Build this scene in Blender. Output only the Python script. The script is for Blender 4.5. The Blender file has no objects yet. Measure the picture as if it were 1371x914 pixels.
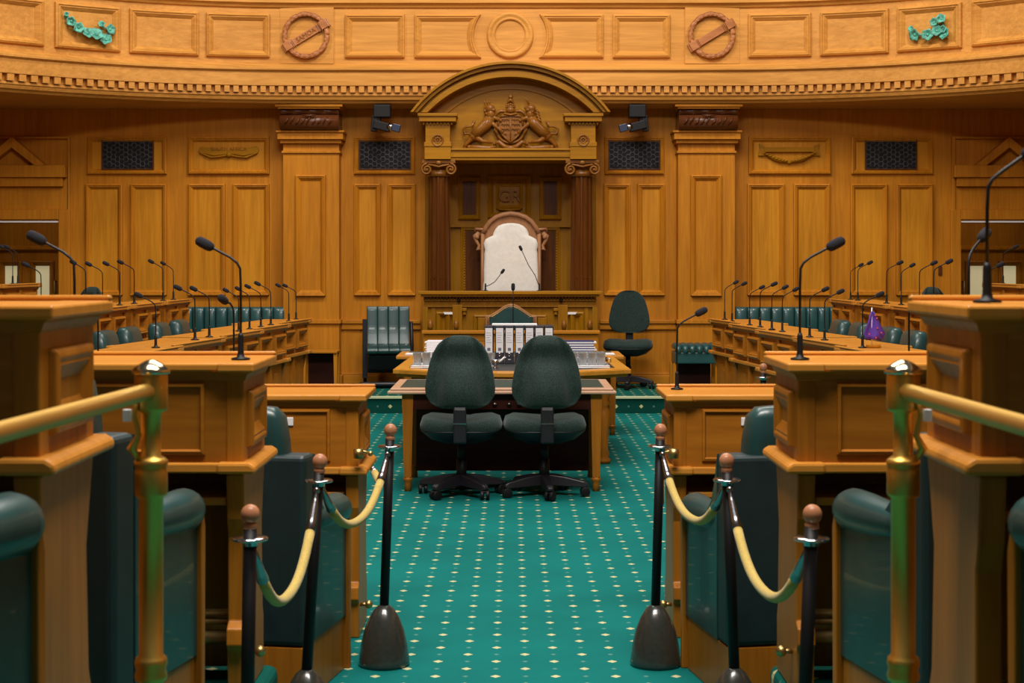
import bpy, bmesh, math, random
from mathutils import Vector, Matrix
random.seed(7)
PI = math.pi
# ------------------------------------------------------------------ camera, world, light, exposure
F = 2150.0
sc = bpy.context.scene
C = sc.collection
cam_d = bpy.data.cameras.new('camera'); cam = bpy.data.objects.new('camera', cam_d); C.objects.link(cam)
cam.location = (0, 0, 1.6); cam.rotation_euler = (PI/2, 0, 0)
cam_d.sensor_width = 36; cam_d.lens = 36*F/1371; cam_d.shift_y = (354-457)/1371
cam_d.clip_start = .05; cam_d.clip_end = 200
cam_d.dof.use_dof = True; cam_d.dof.focus_distance = 11.5; cam_d.dof.aperture_fstop = 8
sc.camera = cam
w = bpy.data.worlds.new('world'); sc.world = w; w.use_nodes = True
w.node_tree.nodes['Background'].inputs[0].default_value = (1.0, .96, .93, 1)
w.node_tree.nodes['Background'].inputs[1].default_value = .05
def area(name, loc, size, power, col, rot=(0, 0, 0)):
    l = bpy.data.lights.new(name, 'AREA'); l.shape = 'RECTANGLE'; l.size, l.size_y = size; l.energy = power; l.color = col
    o = bpy.data.objects.new(name, l); C.objects.link(o); o.location = loc; o.rotation_euler = rot
    return o
WARM = (1.0, .93, .86)
area('skylight', (0, 11.0, 8.4), (5, 6), 760, WARM)
area('hall_light', (0, 3.5, 7.4), (4, 2), 800, WARM, (math.radians(14), 0, 0))
for sx in (-6.1, 6.1):
    area('passage_light', (sx, 19.9, 2.7), (.5, .4), 4, (1.0, .85, .65))
for sx in (-4.2, 0, 4.2):
    area('gallery_light', (sx, 15.0, 7.5), (.6, .6), 130, (1.0, .93, .84), (math.radians(38), 0, 0))
sc.view_settings.view_transform = 'Standard'; sc.view_settings.look = 'None'
sc.view_settings.gamma = 1; sc.view_settings.exposure = -.12
sc.view_settings.use_curve_mapping = False

# ------------------------------------------------------------------ helpers
def XP(x, d): return (x-685.5)*d/F
def ZP(y, d): return 1.6-(y-354)*d/F

class MB:
    def __init__(s): s.v = []; s.f = []; s.sm = []; s.mi = []; s.m = 0
    def add(s, vs, fs, sm=False):
        n = len(s.v); s.v += [tuple(p) for p in vs]
        for f in fs: s.f.append(tuple(i+n for i in f)); s.sm.append(sm); s.mi.append(s.m)
        return s
    def box(s, x0, x1, y0, y1, z0, z1):
        return s.add([(x0,y0,z0),(x1,y0,z0),(x1,y1,z0),(x0,y1,z0),(x0,y0,z1),(x1,y0,z1),(x1,y1,z1),(x0,y1,z1)],
                     [(0,3,2,1),(4,5,6,7),(0,1,5,4),(1,2,6,5),(2,3,7,6),(3,0,4,7)])
    def obox(s, c, h, M):
        b = MB().box(-h[0], h[0], -h[1], h[1], -h[2], h[2])
        M = Matrix.Translation(c) @ M.to_4x4()
        return s.add([M @ Vector(p) for p in b.v], b.f)
    def prism(s, poly, a0, a1, axis='y', sm=False):
        def P(p, a):
            if axis == 'y': return (p[0], a, p[1])
            if axis == 'x': return (a, p[0], p[1])
            return (p[0], p[1], a)
        n = len(poly)
        s.add([P(p, a0) for p in poly]+[P(p, a1) for p in poly], [])
        o = len(s.v)-2*n
        s.f.append(tuple(o+i for i in range(n))); s.sm.append(False); s.mi.append(s.m)
        s.f.append(tuple(o+n+i for i in reversed(range(n)))); s.sm.append(False); s.mi.append(s.m)
        for i in range(n):
            j = (i+1) % n; s.f.append((o+i, o+j, o+n+j, o+n+i)); s.sm.append(sm); s.mi.append(s.m)
        return s
    def rings(s, rs, cap=True, sm=True, closed=True):
        n = len(rs[0]); o = len(s.v)
        for r in rs: s.v += [tuple(p) for p in r]
        for k in range(len(rs)-1):
            for i in range(n if closed else n-1):
                j = (i+1) % n
                s.f.append((o+k*n+i, o+k*n+j, o+(k+1)*n+j, o+(k+1)*n+i)); s.sm.append(sm); s.mi.append(s.m)
        if cap:
            s.f.append(tuple(o+i for i in range(n))); s.sm.append(sm); s.mi.append(s.m)
            s.f.append(tuple(o+(len(rs)-1)*n+i for i in range(n))); s.sm.append(sm); s.mi.append(s.m)
        return s
    def tube(s, pts, r, n=10, cap=True, sm=True):
        pts = [Vector(p) for p in pts]; m = len(pts)
        rr = r if isinstance(r, (list, tuple)) else [r]*m
        up = None; rs = []
        for i in range(m):
            t = (pts[min(i+1, m-1)]-pts[max(i-1, 0)]).normalized()
            if up is None:
                up = Vector((0, 0, 1)) if abs(t.z) < .9 else Vector((0, 1, 0))
            a = (up-t*up.dot(t)).normalized(); b = t.cross(a); up = a
            rs.append([pts[i]+(a*math.cos(2*PI*k/n)+b*math.sin(2*PI*k/n))*rr[i] for k in range(n)])
        return s.rings(rs, cap, sm)
    def lathe(s, prof, c=(0, 0, 0), n=24, sm=True, sq=None):
        rs = []
        for r, z in prof:
            rs.append([(c[0]+max(r, 1e-4)*math.cos(2*PI*k/n), c[1]+max(r, 1e-4)*math.sin(2*PI*k/n), c[2]+z) for k in range(n)])
        return s.rings(rs, True, sm)
    def ball(s, c, r, n=14, m=8):
        if not isinstance(r, (list, tuple)): r = (r, r, r)
        rs = []
        for i in range(m+1):
            a = PI*i/m; q = max(math.sin(a), 1e-3)
            rs.append([(c[0]+r[0]*q*math.cos(2*PI*k/n), c[1]+r[1]*q*math.sin(2*PI*k/n), c[2]-r[2]*math.cos(a)) for k in range(n)])
        return s.rings(rs, True, True)
    def frame(s, x0, x1, z0, z1, prof, mapf, nx=1, nz=1):
        """raised moulding round a rectangle; prof = [(inset, height)]"""
        loops = []
        for ins, h in prof:
            a0, a1, b0, b1 = x0+ins, x1-ins, z0+ins, z1-ins
            L = []
            for i in range(nx): L.append((a0+(a1-a0)*i/nx, b0))
            for i in range(nz): L.append((a1, b0+(b1-b0)*i/nz))
            for i in range(nx): L.append((a1-(a1-a0)*i/nx, b1))
            for i in range(nz): L.append((a0, b1-(b1-b0)*i/nz))
            loops.append([mapf(p[0], p[1], h) for p in L])
        return s.rings(loops, False, False)
    def xf(s, M, start=0):
        s.v[start:] = [tuple(M @ Vector(p)) for p in s.v[start:]]; return s
    def build(s, name, mat, parent=None, bevel=0, seg=2):
        me = bpy.data.meshes.new(name); me.from_pydata(s.v, [], s.f)
        mats = mat if isinstance(mat, (list, tuple)) else [mat]
        for m in mats: me.materials.append(m)
        me.polygons.foreach_set('use_smooth', s.sm); me.polygons.foreach_set('material_index', s.mi)
        bm = bmesh.new(); bm.from_mesh(me); bmesh.ops.recalc_face_normals(bm, faces=bm.faces); bm.to_mesh(me); bm.free()
        o = bpy.data.objects.new(name, me); C.objects.link(o)
        if parent: o.parent = parent
        if bevel:
            b = o.modifiers.new('bevel', 'BEVEL'); b.width = bevel; b.segments = seg; b.limit_method = 'ANGLE'; b.angle_limit = math.radians(40)
        return o

def tag(o, label, cat, group=None, kind=None):
    o['label'] = label; o['category'] = cat
    if group: o['group'] = group
    if kind: o['kind'] = kind
    return o
def thing(name, label, cat, loc=(0, 0, 0), rz=0, group=None):
    o = bpy.data.objects.new(name, None); C.objects.link(o); o.empty_display_size = .1
    o.location = loc; o.rotation_euler = (0, 0, rz)
    return tag(o, label, cat, group)
KIDS = {}
def dup(o, loc=None, rz=None, label=None, parent=None, group=None, skip=()):
    c = o.copy(); C.objects.link(c)
    if parent: c.parent = parent
    if loc is not None: c.location = loc
    if rz is not None: c.rotation_euler = (0, 0, rz)
    if label: c['label'] = label
    if group: c['group'] = group
    for ch in [q for q in bpy.data.objects if q.parent == o]:
        if ch.name.split('.')[0] in skip: continue
        dup(ch, parent=c)
    return c
def struct(o, label=None):
    o['kind'] = 'structure'
    return o
def text_mesh(name, body, size, mat, parent, M, depth=.004):
    cu = bpy.data.curves.new(name, 'FONT'); cu.body = body; cu.size = size; cu.extrude = depth; cu.align_x = 'CENTER'; cu.align_y = 'CENTER'
    t = bpy.data.objects.new(name, cu); C.objects.link(t)
    bpy.context.view_layer.update()
    me = bpy.data.meshes.new_from_object(t.evaluated_get(bpy.context.evaluated_depsgraph_get()))
    bpy.data.objects.remove(t)
    me.materials.clear(); me.materials.append(mat); me.transform(M)
    o = bpy.data.objects.new(name, me); C.objects.link(o); o.parent = parent
    return o

# ------------------------------------------------------------------ materials
def new_mat(name):
    m = bpy.data.materials.new(name); m.use_nodes = True
    nt = m.node_tree; return m, nt, nt.nodes['Principled BSDF'], nt.nodes.new, nt.links.new
def wood(name, c0, c1, grain='z', rough=.42, scale=1.0, bump=.08, coat=.12):
    c0, c1 = [(q[0]*.98, q[1]*.94, q[2]) for q in (c0, c1)]
    m, nt, b, N, L = new_mat(name)
    tc = N('ShaderNodeTexCoord'); mp = N('ShaderNodeMapping'); L(tc.outputs['Object'], mp.inputs[0])
    k = {'z': (26, 26, 1.4), 'x': (1.4, 26, 26), 'y': (26, 1.4, 26)}[grain]
    mp.inputs['Scale'].default_value = [q*scale for q in k]
    n1 = N('ShaderNodeTexNoise'); n1.inputs['Scale'].default_value = 1; n1.inputs['Detail'].default_value = 5; n1.inputs['Roughness'].default_value = .6
    n1.inputs['Distortion'].default_value = .6
    L(mp.outputs[0], n1.inputs['Vector'])
    mp2 = N('ShaderNodeMapping'); L(tc.outputs['Object'], mp2.inputs[0])
    k2 = {'z': (2.2, 2.2, .5), 'x': (.5, 2.2, 2.2), 'y': (2.2, .5, 2.2)}[grain]; mp2.inputs['Scale'].default_value = k2
    n2 = N('ShaderNodeTexNoise'); n2.inputs['Scale'].default_value = 1; n2.inputs['Detail'].default_value = 2; L(mp2.outputs[0], n2.inputs['Vector'])
    mx = N('ShaderNodeMath'); mx.operation = 'MULTIPLY_ADD'; L(n1.outputs[0], mx.inputs[0]); mx.inputs[1].default_value = .75
    ad = N('ShaderNodeMath'); ad.operation = 'MULTIPLY'; L(n2.outputs[0], ad.inputs[0]); ad.inputs[1].default_value = .5; L(ad.outputs[0], mx.inputs[2])
    r = N('ShaderNodeValToRGB'); r.color_ramp.elements[0].position = .42; r.color_ramp.elements[1].position = .82
    r.color_ramp.elements[0].color = (*c0, 1); r.color_ramp.elements[1].color = (*c1, 1)
    L(mx.outputs[0], r.inputs[0]); L(r.outputs[0], b.inputs['Base Color'])
    b.inputs['Roughness'].default_value = rough; b.inputs['Specular IOR Level'].default_value = .18; b.inputs['Coat Weight'].default_value = coat*.5; b.inputs['Coat Roughness'].default_value = .25
    bp = N('ShaderNodeBump'); bp.inputs['Strength'].default_value = bump; bp.inputs['Distance'].default_value = .004
    L(n1.outputs[0], bp.inputs['Height']); L(bp.outputs[0], b.inputs['Normal'])
    return m
def plain(name, c, rough=.5, metal=0, noise=0, nscale=300, bump=0, coat=0, sheen=0, emit=0, spec=.5):
    m, nt, b, N, L = new_mat(name)
    b.inputs['Base Color'].default_value = (*c, 1); b.inputs['Roughness'].default_value = rough; b.inputs['Metallic'].default_value = metal
    b.inputs['Coat Weight'].default_value = coat; b.inputs['Sheen Weight'].default_value = sheen; b.inputs['Specular IOR Level'].default_value = spec
    if emit: b.inputs['Emission Color'].default_value = (*c, 1); b.inputs['Emission Strength'].default_value = emit
    if noise or bump:
        tc = N('ShaderNodeTexCoord'); n = N('ShaderNodeTexNoise'); n.inputs['Scale'].default_value = nscale; n.inputs['Detail'].default_value = 2
        L(tc.outputs['Object'], n.inputs['Vector'])
        if noise:
            r = N('ShaderNodeValToRGB'); r.color_ramp.elements[0].position = .3; r.color_ramp.elements[1].position = .7
            r.color_ramp.elements[0].color = (*[q*(1-noise) for q in c], 1); r.color_ramp.elements[1].color = (*[min(1, q*(1+noise)) for q in c], 1)
            L(n.outputs[0], r.inputs[0]); L(r.outputs[0], b.inputs['Base Color'])
        if bump:
            bp = N('ShaderNodeBump'); bp.inputs['Strength'].default_value = bump; bp.inputs['Distance'].default_value = .003
            L(n.outputs[0], bp.inputs['Height']); L(bp.outputs[0], b.inputs['Normal'])
    return m
OAK0, OAK1 = (.40, .145, .008), (.60, .245, .014)
OAKP0, OAKP1 = (.44, .175, .009), (.68, .30, .018)
WZ = wood('oak upright', OAK0, OAK1, 'z', .5, coat=.03); WPAN = wood('oak panel field', OAKP0, OAKP1, 'z', .45, coat=.05); WX = wood('oak across', OAK0, OAK1, 'x'); WY = wood('oak lengthwise', OAK0, OAK1, 'y')
WG = wood('oak gallery', (.50, .222, .036), (.75, .37, .075), 'x', .5, coat=.03)
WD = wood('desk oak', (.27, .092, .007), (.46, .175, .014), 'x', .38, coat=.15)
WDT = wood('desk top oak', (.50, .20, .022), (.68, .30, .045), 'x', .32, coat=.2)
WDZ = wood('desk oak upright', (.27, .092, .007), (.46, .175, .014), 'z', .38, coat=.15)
WC = wood('golden carved oak', (.25, .108, .0015), (.42, .188, .003), 'x', .42, coat=.02)
WCZ = wood('golden oak upright', (.22, .095, .003), (.34, .155, .003), 'z', .42, coat=.02)
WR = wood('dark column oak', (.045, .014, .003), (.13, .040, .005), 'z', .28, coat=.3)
WK = wood('dark corbel oak', (.06, .018, .006), (.14, .045, .012), 'x', .3, coat=.4)
WCARVE = wood('carving oak', (.16, .058, .006), (.30, .115, .014), 'x', .28, coat=.4, bump=.2)
WMOD = wood('mahogany panel', (.028, .006, .003), (.06, .012, .006), 'x', .4)
WTH = wood('throne oak', (.28, .13, .05), (.42, .21, .09), 'z', .35)
WWR = wood('wreath oak', (.30, .11, .03), (.58, .24, .085), 'x', .3, coat=.3, bump=.3)
WBALL = wood('finial beech', (.34, .14, .06), (.50, .23, .11), 'z', .35, coat=.3)
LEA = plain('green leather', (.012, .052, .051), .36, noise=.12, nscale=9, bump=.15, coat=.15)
LEA_SHADE = plain('shaded green leather back', (.006, .022, .024), .5, noise=.15, nscale=14)  # leather tone darkened to paint in the shade on the seat backs
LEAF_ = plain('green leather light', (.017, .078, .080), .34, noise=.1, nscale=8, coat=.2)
FAB = plain('green office fabric', (.010, .030, .025), .85, noise=.8, nscale=150, bump=.8, sheen=.12)
BLK = plain('black plastic', (.012, .011, .016), .42)
BLKM = plain('black metal', (.005, .005, .006), .5, spec=.3)
FOAM = plain('microphone foam', (.012, .012, .018), .95, noise=.5, nscale=600, bump=.8)
DOME = plain('grey dome', (.035, .036, .030), .25, coat=.5, noise=.12, nscale=60)
STEEL = plain('dull steel', (.34, .34, .37), .25, 1)
SILV = plain('satin silver', (.75, .74, .76), .35, 1)
CHR = plain('chrome', (.62, .62, .66), .14, 1)
BRASS = plain('polished brass', (.74, .46, .10), .42, 1, noise=.05, nscale=6)
BRASSD = plain('aged brass', (.45, .33, .13), .4, 1, noise=.2, nscale=30)
ROPE = plain('yellow velvet rope', (.50, .36, .08), .85, noise=.12, nscale=120, sheen=.15)
WHITE = plain('paper white', (.80, .79, .80), .7)
FLEECE = plain('white sheepskin', (.78, .75, .69), .95, noise=.04, nscale=26, bump=.7, sheen=.4)
LABEL = plain('binder label', (.82, .82, .86), .6)
BIND = plain('binder charcoal', (.022, .022, .034), .5)
NAVY = plain('navy card', (.02, .03, .12), .6)
PINKW = plain('pale satin edge', (.62, .45, .36), .35)
LTOP = plain('green desk leather', (.010, .045, .038), .4, noise=.2, nscale=200)
DKTOP = plain('black desk leather', (.02, .022, .022), .4)
GRL = plain('vent bars', (.10, .10, .11), .5, .3); VBK = plain('vent dark', (.004, .004, .006), .8)
VERD = plain('verdigris bronze', (.10, .40, .31), .55, noise=.55, nscale=28, bump=.5)
PANE = plain('lit frosted pane', (.75, .66, .38), .5, emit=.42)
PLAS = plain('cream plaster', (.55, .42, .28), .9)
FLAGB = plain('flag blue', (.12, .05, .45), .8); FLAGR = plain('flag red', (.7, .08, .14), .8)
def glass_mat():
    m, nt, b, N, L = new_mat('clear glass')
    tr = N('ShaderNodeBsdfTransparent'); tr.inputs[0].default_value = (.93, .95, .95, 1)
    b.inputs['Base Color'].default_value = (.85, .85, .86, 1); b.inputs['Roughness'].default_value = .12; b.inputs['Metallic'].default_value = 0
    fr = N('ShaderNodeFresnel'); fr.inputs[0].default_value = 1.7; mx = N('ShaderNodeMixShader')
    L(fr.outputs[0], mx.inputs[0]); L(tr.outputs[0], mx.inputs[1]); L(b.outputs[0], mx.inputs[2]); L(mx.outputs[0], nt.nodes['Material Output'].inputs[0])
    return m
GLASS = glass_mat()
def carpet_mat(name, base, dots=True, vertical=False, px=.234, py=.234, ox=0, oy=0, r=.021, yaxis=1.0):
    m, nt, b, N, L = new_mat(name)
    tc = N('ShaderNodeTexCoord'); sp = N('ShaderNodeSeparateXYZ'); L(tc.outputs['Object'], sp.inputs[0])
    def mth(op, a, bb=None, c=None):
        n = N('ShaderNodeMath'); n.operation = op
        for i, q in enumerate((a, bb, c)):
            if q is None: continue
            if isinstance(q, (int, float)): n.inputs[i].default_value = q
            else: L(q, n.inputs[i])
        return n.outputs[0]
    u = sp.outputs[0]; v = sp.outputs[2 if vertical else 1]
    def cell(q, p, off):
        a = mth('ADD', q, -off); a = mth('DIVIDE', a, p); a = mth('ADD', a, .5); a = mth('FRACT', a); a = mth('ADD', a, -.5); a = mth('MULTIPLY', a, p)
        return mth('ABSOLUTE', a)
    def dot(ou, ov, rad, sx=1.0):
        a = cell(u, px, ox+ou); bb = cell(v, py, oy+ov)
        a = mth('MULTIPLY', a, sx)
        # four-petalled dot: min of two crossed bars inside a diamond
        d = mth('ADD', a, bb); return mth('LESS_THAN', d, rad)
    D1 = mth('MAXIMUM', dot(0, 0, r), dot(px/2, py/2, r))
    D2 = mth('MAXIMUM', dot(0, py/2, r*.6), dot(px/2, 0, r*.6))
    n = N('ShaderNodeTexNoise'); n.inputs['Scale'].default_value = 1.6; n.inputs['Detail'].default_value = 4; L(tc.outputs['Object'], n.inputs['Vector'])
    n3 = N('ShaderNodeTexNoise'); n3.inputs['Scale'].default_value = 260; L(tc.outputs['Object'], n3.inputs['Vector'])
    r1 = N('ShaderNodeValToRGB'); r1.color_ramp.elements[0].position = .3; r1.color_ramp.elements[1].position = .7
    r1.color_ramp.elements[0].color = (*[q*.85 for q in base], 1); r1.color_ramp.elements[1].color = (*[q*1.12 for q in base], 1)
    L(n.outputs[0], r1.inputs[0])
    def mix(f, a, bb):
        k = N('ShaderNodeMix'); k.data_type = 'RGBA'
        if isinstance(f, float): k.inputs[0].default_value = f
        else: L(f, k.inputs[0])
        for i, q in ((6, a), (7, bb)):
            if isinstance(q, tuple): k.inputs[i].default_value = (*q, 1)
            else: L(q, k.inputs[i])
        return k.outputs[2]
    c = r1.outputs[0]
    if dots:
        c = mix(mth('MULTIPLY', D2, .30), c, (.30, .45, .36))
        c = mix(mth('MULTIPLY', D1, .9), c, (.62, .58, .30))
    L(c, b.inputs['Base Color']); b.inputs['Roughness'].default_value = .95; b.inputs['Specular IOR Level'].default_value = .15
    bp = N('ShaderNodeBump'); bp.inputs['Strength'].default_value = .5; bp.inputs['Distance'].default_value = .004
    L(n3.outputs[0], bp.inputs['Height']); L(bp.outputs[0], b.inputs['Normal'])
    return m
TEAL = (.001, .150, .136)
CARPET = carpet_mat('teal carpet', TEAL, ox=.053, oy=6.36)
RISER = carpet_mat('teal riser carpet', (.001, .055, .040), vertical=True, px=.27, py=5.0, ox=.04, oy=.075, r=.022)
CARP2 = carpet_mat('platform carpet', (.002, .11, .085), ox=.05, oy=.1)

# ------------------------------------------------------------------ the room
YW = 19.2; PZ = .18; PY = 17.25; HX = 6.9
struct(MB().box(-HX, HX, -2.5, YW+2.4, -.1, 0).build('floor', CARPET))
# stepped platform under the wall, with its nosing
struct(MB().box(-HX, HX, PY+.03, YW, .001, PZ-.002).build('floor_platform', CARP2))
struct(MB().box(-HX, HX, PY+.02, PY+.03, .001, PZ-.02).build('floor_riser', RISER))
mb = MB(); mb.box(-HX, HX, PY-.0, PY+.07, PZ-.022, PZ+.003)
struct(mb.build('trim_1', plain('step nosing', (.55, .60, .36), .5), bevel=.004))
# raised tiers below the benches
TLX, TRX = -.79, .87
def tier(name, boxes, z):
    m = MB()
    for x0, x1, y0, y1 in boxes: m.box(x0, x1, y0, y1, .001, z)
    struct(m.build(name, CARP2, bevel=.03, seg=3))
tier('floor_tier_left', [(-HX+.02, TLX, -1.5, 5.44)], .25)
tier('floor_tier_right', [(TRX, HX-.02, -1.5, 5.44)], .25)
tier('floor_upper_tier_left', [(-HX+.04, -.93, -1.4, 3.70)], .472)
tier('floor_upper_tier_right', [(.955, HX-.04, -1.4, 3.70)], .472)
tier('floor_side_tier_left', [(-HX+.02, -3.22, 9.0, 16.95)], .19)
tier('floor_side_tier_right', [(3.18, HX-.02, 9.0, 16.95)], .19)
tier('floor_top_tier_left', [(-HX+.04, -4.62, 9.2, 16.6)], .36)
tier('floor_top_tier_right', [(4.58, HX-.04, 9.2, 16.6)], .36)

PROF = [(0, 0), (.004, .036), (.020, .046), (.030, .034), (.036, .036), (.064, .006), (.068, 0)]
def wmap(x, z, h): return (x, YW-h, z)
SX = -.02
def PX(x): return XP(x, YW)
def PZ_(y): return ZP(y, YW)
wall = MB()
DX0, DX1 = XP(80, YW), XP(1285, YW)         # door openings
DZ = ZP(294, YW)
wall.box(DX0, DX1, YW, YW+.2, 0, 5.6)
wall.box(-HX, DX0, YW, YW+.2, DZ, 5.6); wall.box(DX1, HX, YW, YW+.2, DZ, 5.6)
tall = [(115,165),(175,224),(252,302),(312,361),(474,510),(519,557),(808,844),(853,890),(1000,1050),(1062,1111),(1138,1188),(1199,1249)]
for a, b in tall: wall.frame(PX(a), PX(b), PZ_(395), PZ_(246), PROF, wmap)
for a, b in [(117,224),(252,361),(474,556),(809,889),(1002,1112),(1139,1249)]: wall.frame(PX(a), PX(b), PZ_(233.5), PZ_(183), PROF, wmap)
for a, b in tall: wall.m = 1; wall.box(PX(a)+.066, PX(b)-.066, YW-.004, YW+.01, PZ_(395)+.066, PZ_(246)-.066)
for a, b in [(117,224),(252,361),(474,556),(809,889),(1002,1112),(1139,1249)]: wall.box(PX(a)+.066, PX(b)-.066, YW-.004, YW+.01, PZ_(233.5)+.066, PZ_(183)-.066)
wall.m = 0
# bright-sloped sills at the foot of the tall panels
for a, b in tall:
    z0 = PZ_(395); wall.prism([(YW, z0), (YW-.048, z0), (YW-.048, z0+.010), (YW, z0+.070)], PX(a)+.01, PX(b)-.01, 'x')
struct(wall.build('wall_back', [WZ, WPAN]))
wd = MB()                                    # dado rail and plinth
for a, b in ((80, 378), (457, 563), (803, 907), (985, 1285)):
    wd.box(PX(a), PX(b), YW-.05, YW, PZ_(433), PZ_(428)); wd.box(PX(a), PX(b), YW-.03, YW, PZ_(441), PZ_(433))
struct(wd.build('trim_2', WX, bevel=.006))
wd = MB()
for a, b in ((80, 378), (457, 563), (803, 907), (985, 1285)):
    wd.box(PX(a), PX(b), YW-.07, YW, PZ-.0, PZ+.10); wd.box(PX(a), PX(b), YW-.05, YW, PZ+.10, PZ+.13)
struct(wd.build('baseboard_back', WX, bevel=.006))
# side walls of the chamber and ceiling cove high above
for sgn, nm in ((-1, 'wall_left'), (1, 'wall_right')):
    m = MB(); x = sgn*HX
    m.box(min(x, x+sgn*.2), max(x, x+sgn*.2), -2.5, YW+.2, 0, 5.6)
    for k in range(9):
        y0 = .4+k*2.0
        m.frame(y0, y0+1.5, 1.0, 2.9, PROF, lambda a, z, h, x=x, sgn=sgn: (x-sgn*h, a, z))
    struct(m.build(nm, WZ))

# unseen gallery returns along the side walls, added to block light and darken the corners
for sgn, nm in ((-1, 'left'), (1, 'right')):
    m = MB(); m.box(*sorted((sgn*5.98, sgn*(HX-.005))), -2.4, 16.5, 3.46, 4.95)
    m.box(*sorted((sgn*5.90, sgn*6.0)), -2.4, 16.5, 3.66, 3.85); m.box(*sorted((sgn*5.88, sgn*6.0)), -2.4, 16.5, 4.66, 4.95)
    for k in range(9): m.frame(-.9+k*1.9, .8+k*1.9, 4.0, 4.5, PROF, lambda a, z, h, sgn=sgn: (sgn*(5.98-h), a, z))
    struct(m.build('wall_gallery_%s' % nm, WG))

# doorways: casing, pediment, passage, glazed door
def doorway(sgn, n):
    xa = DX0 if sgn < 0 else DX1             # jamb towards the centre
    xo = sgn*HX
    m = MB()
    c0, c1 = sorted((xa, xa-sgn*-.11))
    lo, hi = sorted((xa, xa-sgn*.0))
    j0, j1 = sorted((xa, xa-sgn*.12))
    m.box(j0, j1, YW-.06, YW, PZ, DZ+.12)
    t0, t1 = sorted((xa, xo)); m.box(t0, t1, YW-.06, YW, DZ, DZ+.12)
    m.box(*sorted((xa-sgn*.10, xo)), YW-.035, YW, DZ+.12, DZ+.5)
    m.box(*sorted((xa-sgn*.10, xo)), YW-.14, YW, ZP(238, YW), ZP(222, YW))
    m.box(*sorted((xa-sgn*.06, xo)), YW-.10, YW, ZP(250, YW), ZP(238, YW))
    # triangular pediment
    ax = XP(20 if sgn < 0 else 1347, YW); zb = ZP(222, YW); za = ZP(184, YW); h = .40
    o = [(ax-h, zb), (ax, za), (ax+h, zb), (ax+h-.13, zb), (ax, za-.13), (ax-h+.13, zb)]
    m.prism([o[0], o[1], o[4], o[5]], YW-.14, YW); m.prism([o[1], o[2], o[3], o[4]], YW-.14, YW)
    # stile beside the doorway
    s0, s1 = sorted((XP(92 if sgn < 0 else 1278, YW), XP(95 if sgn < 0 else 1273, YW)))
    m.box(s0, s1, YW-.05, YW, 0.3, ZP(183, YW))
    m.box(*sorted((XP(92 if sgn < 0 else 1278, YW), xo)), YW-.05, YW, ZP(186, YW), ZP(183, YW))
    struct(m.build('trim_%d' % (3 if sgn < 0 else 4), WZ, bevel=.006))
    # passage behind
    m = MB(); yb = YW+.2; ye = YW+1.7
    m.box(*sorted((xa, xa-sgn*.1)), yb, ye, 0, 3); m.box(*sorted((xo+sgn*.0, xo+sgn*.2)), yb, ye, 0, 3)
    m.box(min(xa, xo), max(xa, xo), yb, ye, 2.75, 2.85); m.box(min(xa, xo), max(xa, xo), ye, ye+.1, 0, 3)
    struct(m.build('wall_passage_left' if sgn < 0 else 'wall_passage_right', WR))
    struct(MB().box(min(xa, xo), max(xa, xo), YW, ye, 0.001, PZ).build('floor_passage', CARP2))
    m = MB(); m.box(min(xa, xo), max(xa, xo), YW-.05, YW-.02, DZ-.035, DZ-.016)
    struct(m.build('trim_lintel_bar', WHITE))  # thin white bar across the opening, just under the lintel
    d = ye-.06; s_ = F/d
    m = MB(); L0, L1 = sorted((xa-sgn*-.02, xo))
    px = [(5, 25), (46, 68)] if sgn < 0 else [(1297, 1319), (1341, 1362)]
    zt, zb_ = ZP(354, d), ZP(408, d)
    # door leaf as stiles and rails round the two panes
    xs = [L0]+sum([[XP(a, d), XP(b, d)] for a, b in px], [])+[L1]
    m.box(L0, L1, d, d+.05, zt, 2.3); m.box(L0, L1, d, d+.05, PZ, zb_)
    for i in (0, 2, 4): m.box(xs[i], xs[i+1], d, d+.05, zb_, zt)
    fm = lambda x, z, h: (x, d-h, z)
    for a, b in px:
        m.frame(XP(a, d)-.05, XP(b, d)+.05, zb_-.05, zt+.05, PROF, fm); m.frame(XP(a, d)-.1, XP(b, d)+.1, .5, zb_-.12, PROF, fm)
    m.frame(L0+.1, L1-.1, zt+.18, 2.2, PROF, fm)
    dr = struct(m.build('door_%d' % n, WZ))
    for a, b in px: MB().box(XP(a, d), XP(b, d), d+.02, d+.03, zb_, zt).build('pane', PANE, dr)
    hx = XP(75 if sgn < 0 else 1289, d)
    MB().tube([(hx, d, 1.1), (hx, d-.06, 1.1), (hx, d-.06, 1.38), (hx, d, 1.38)], .014).build('handle', BRASSD, dr)
doorway(-1, 1); doorway(1, 2)

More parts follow.
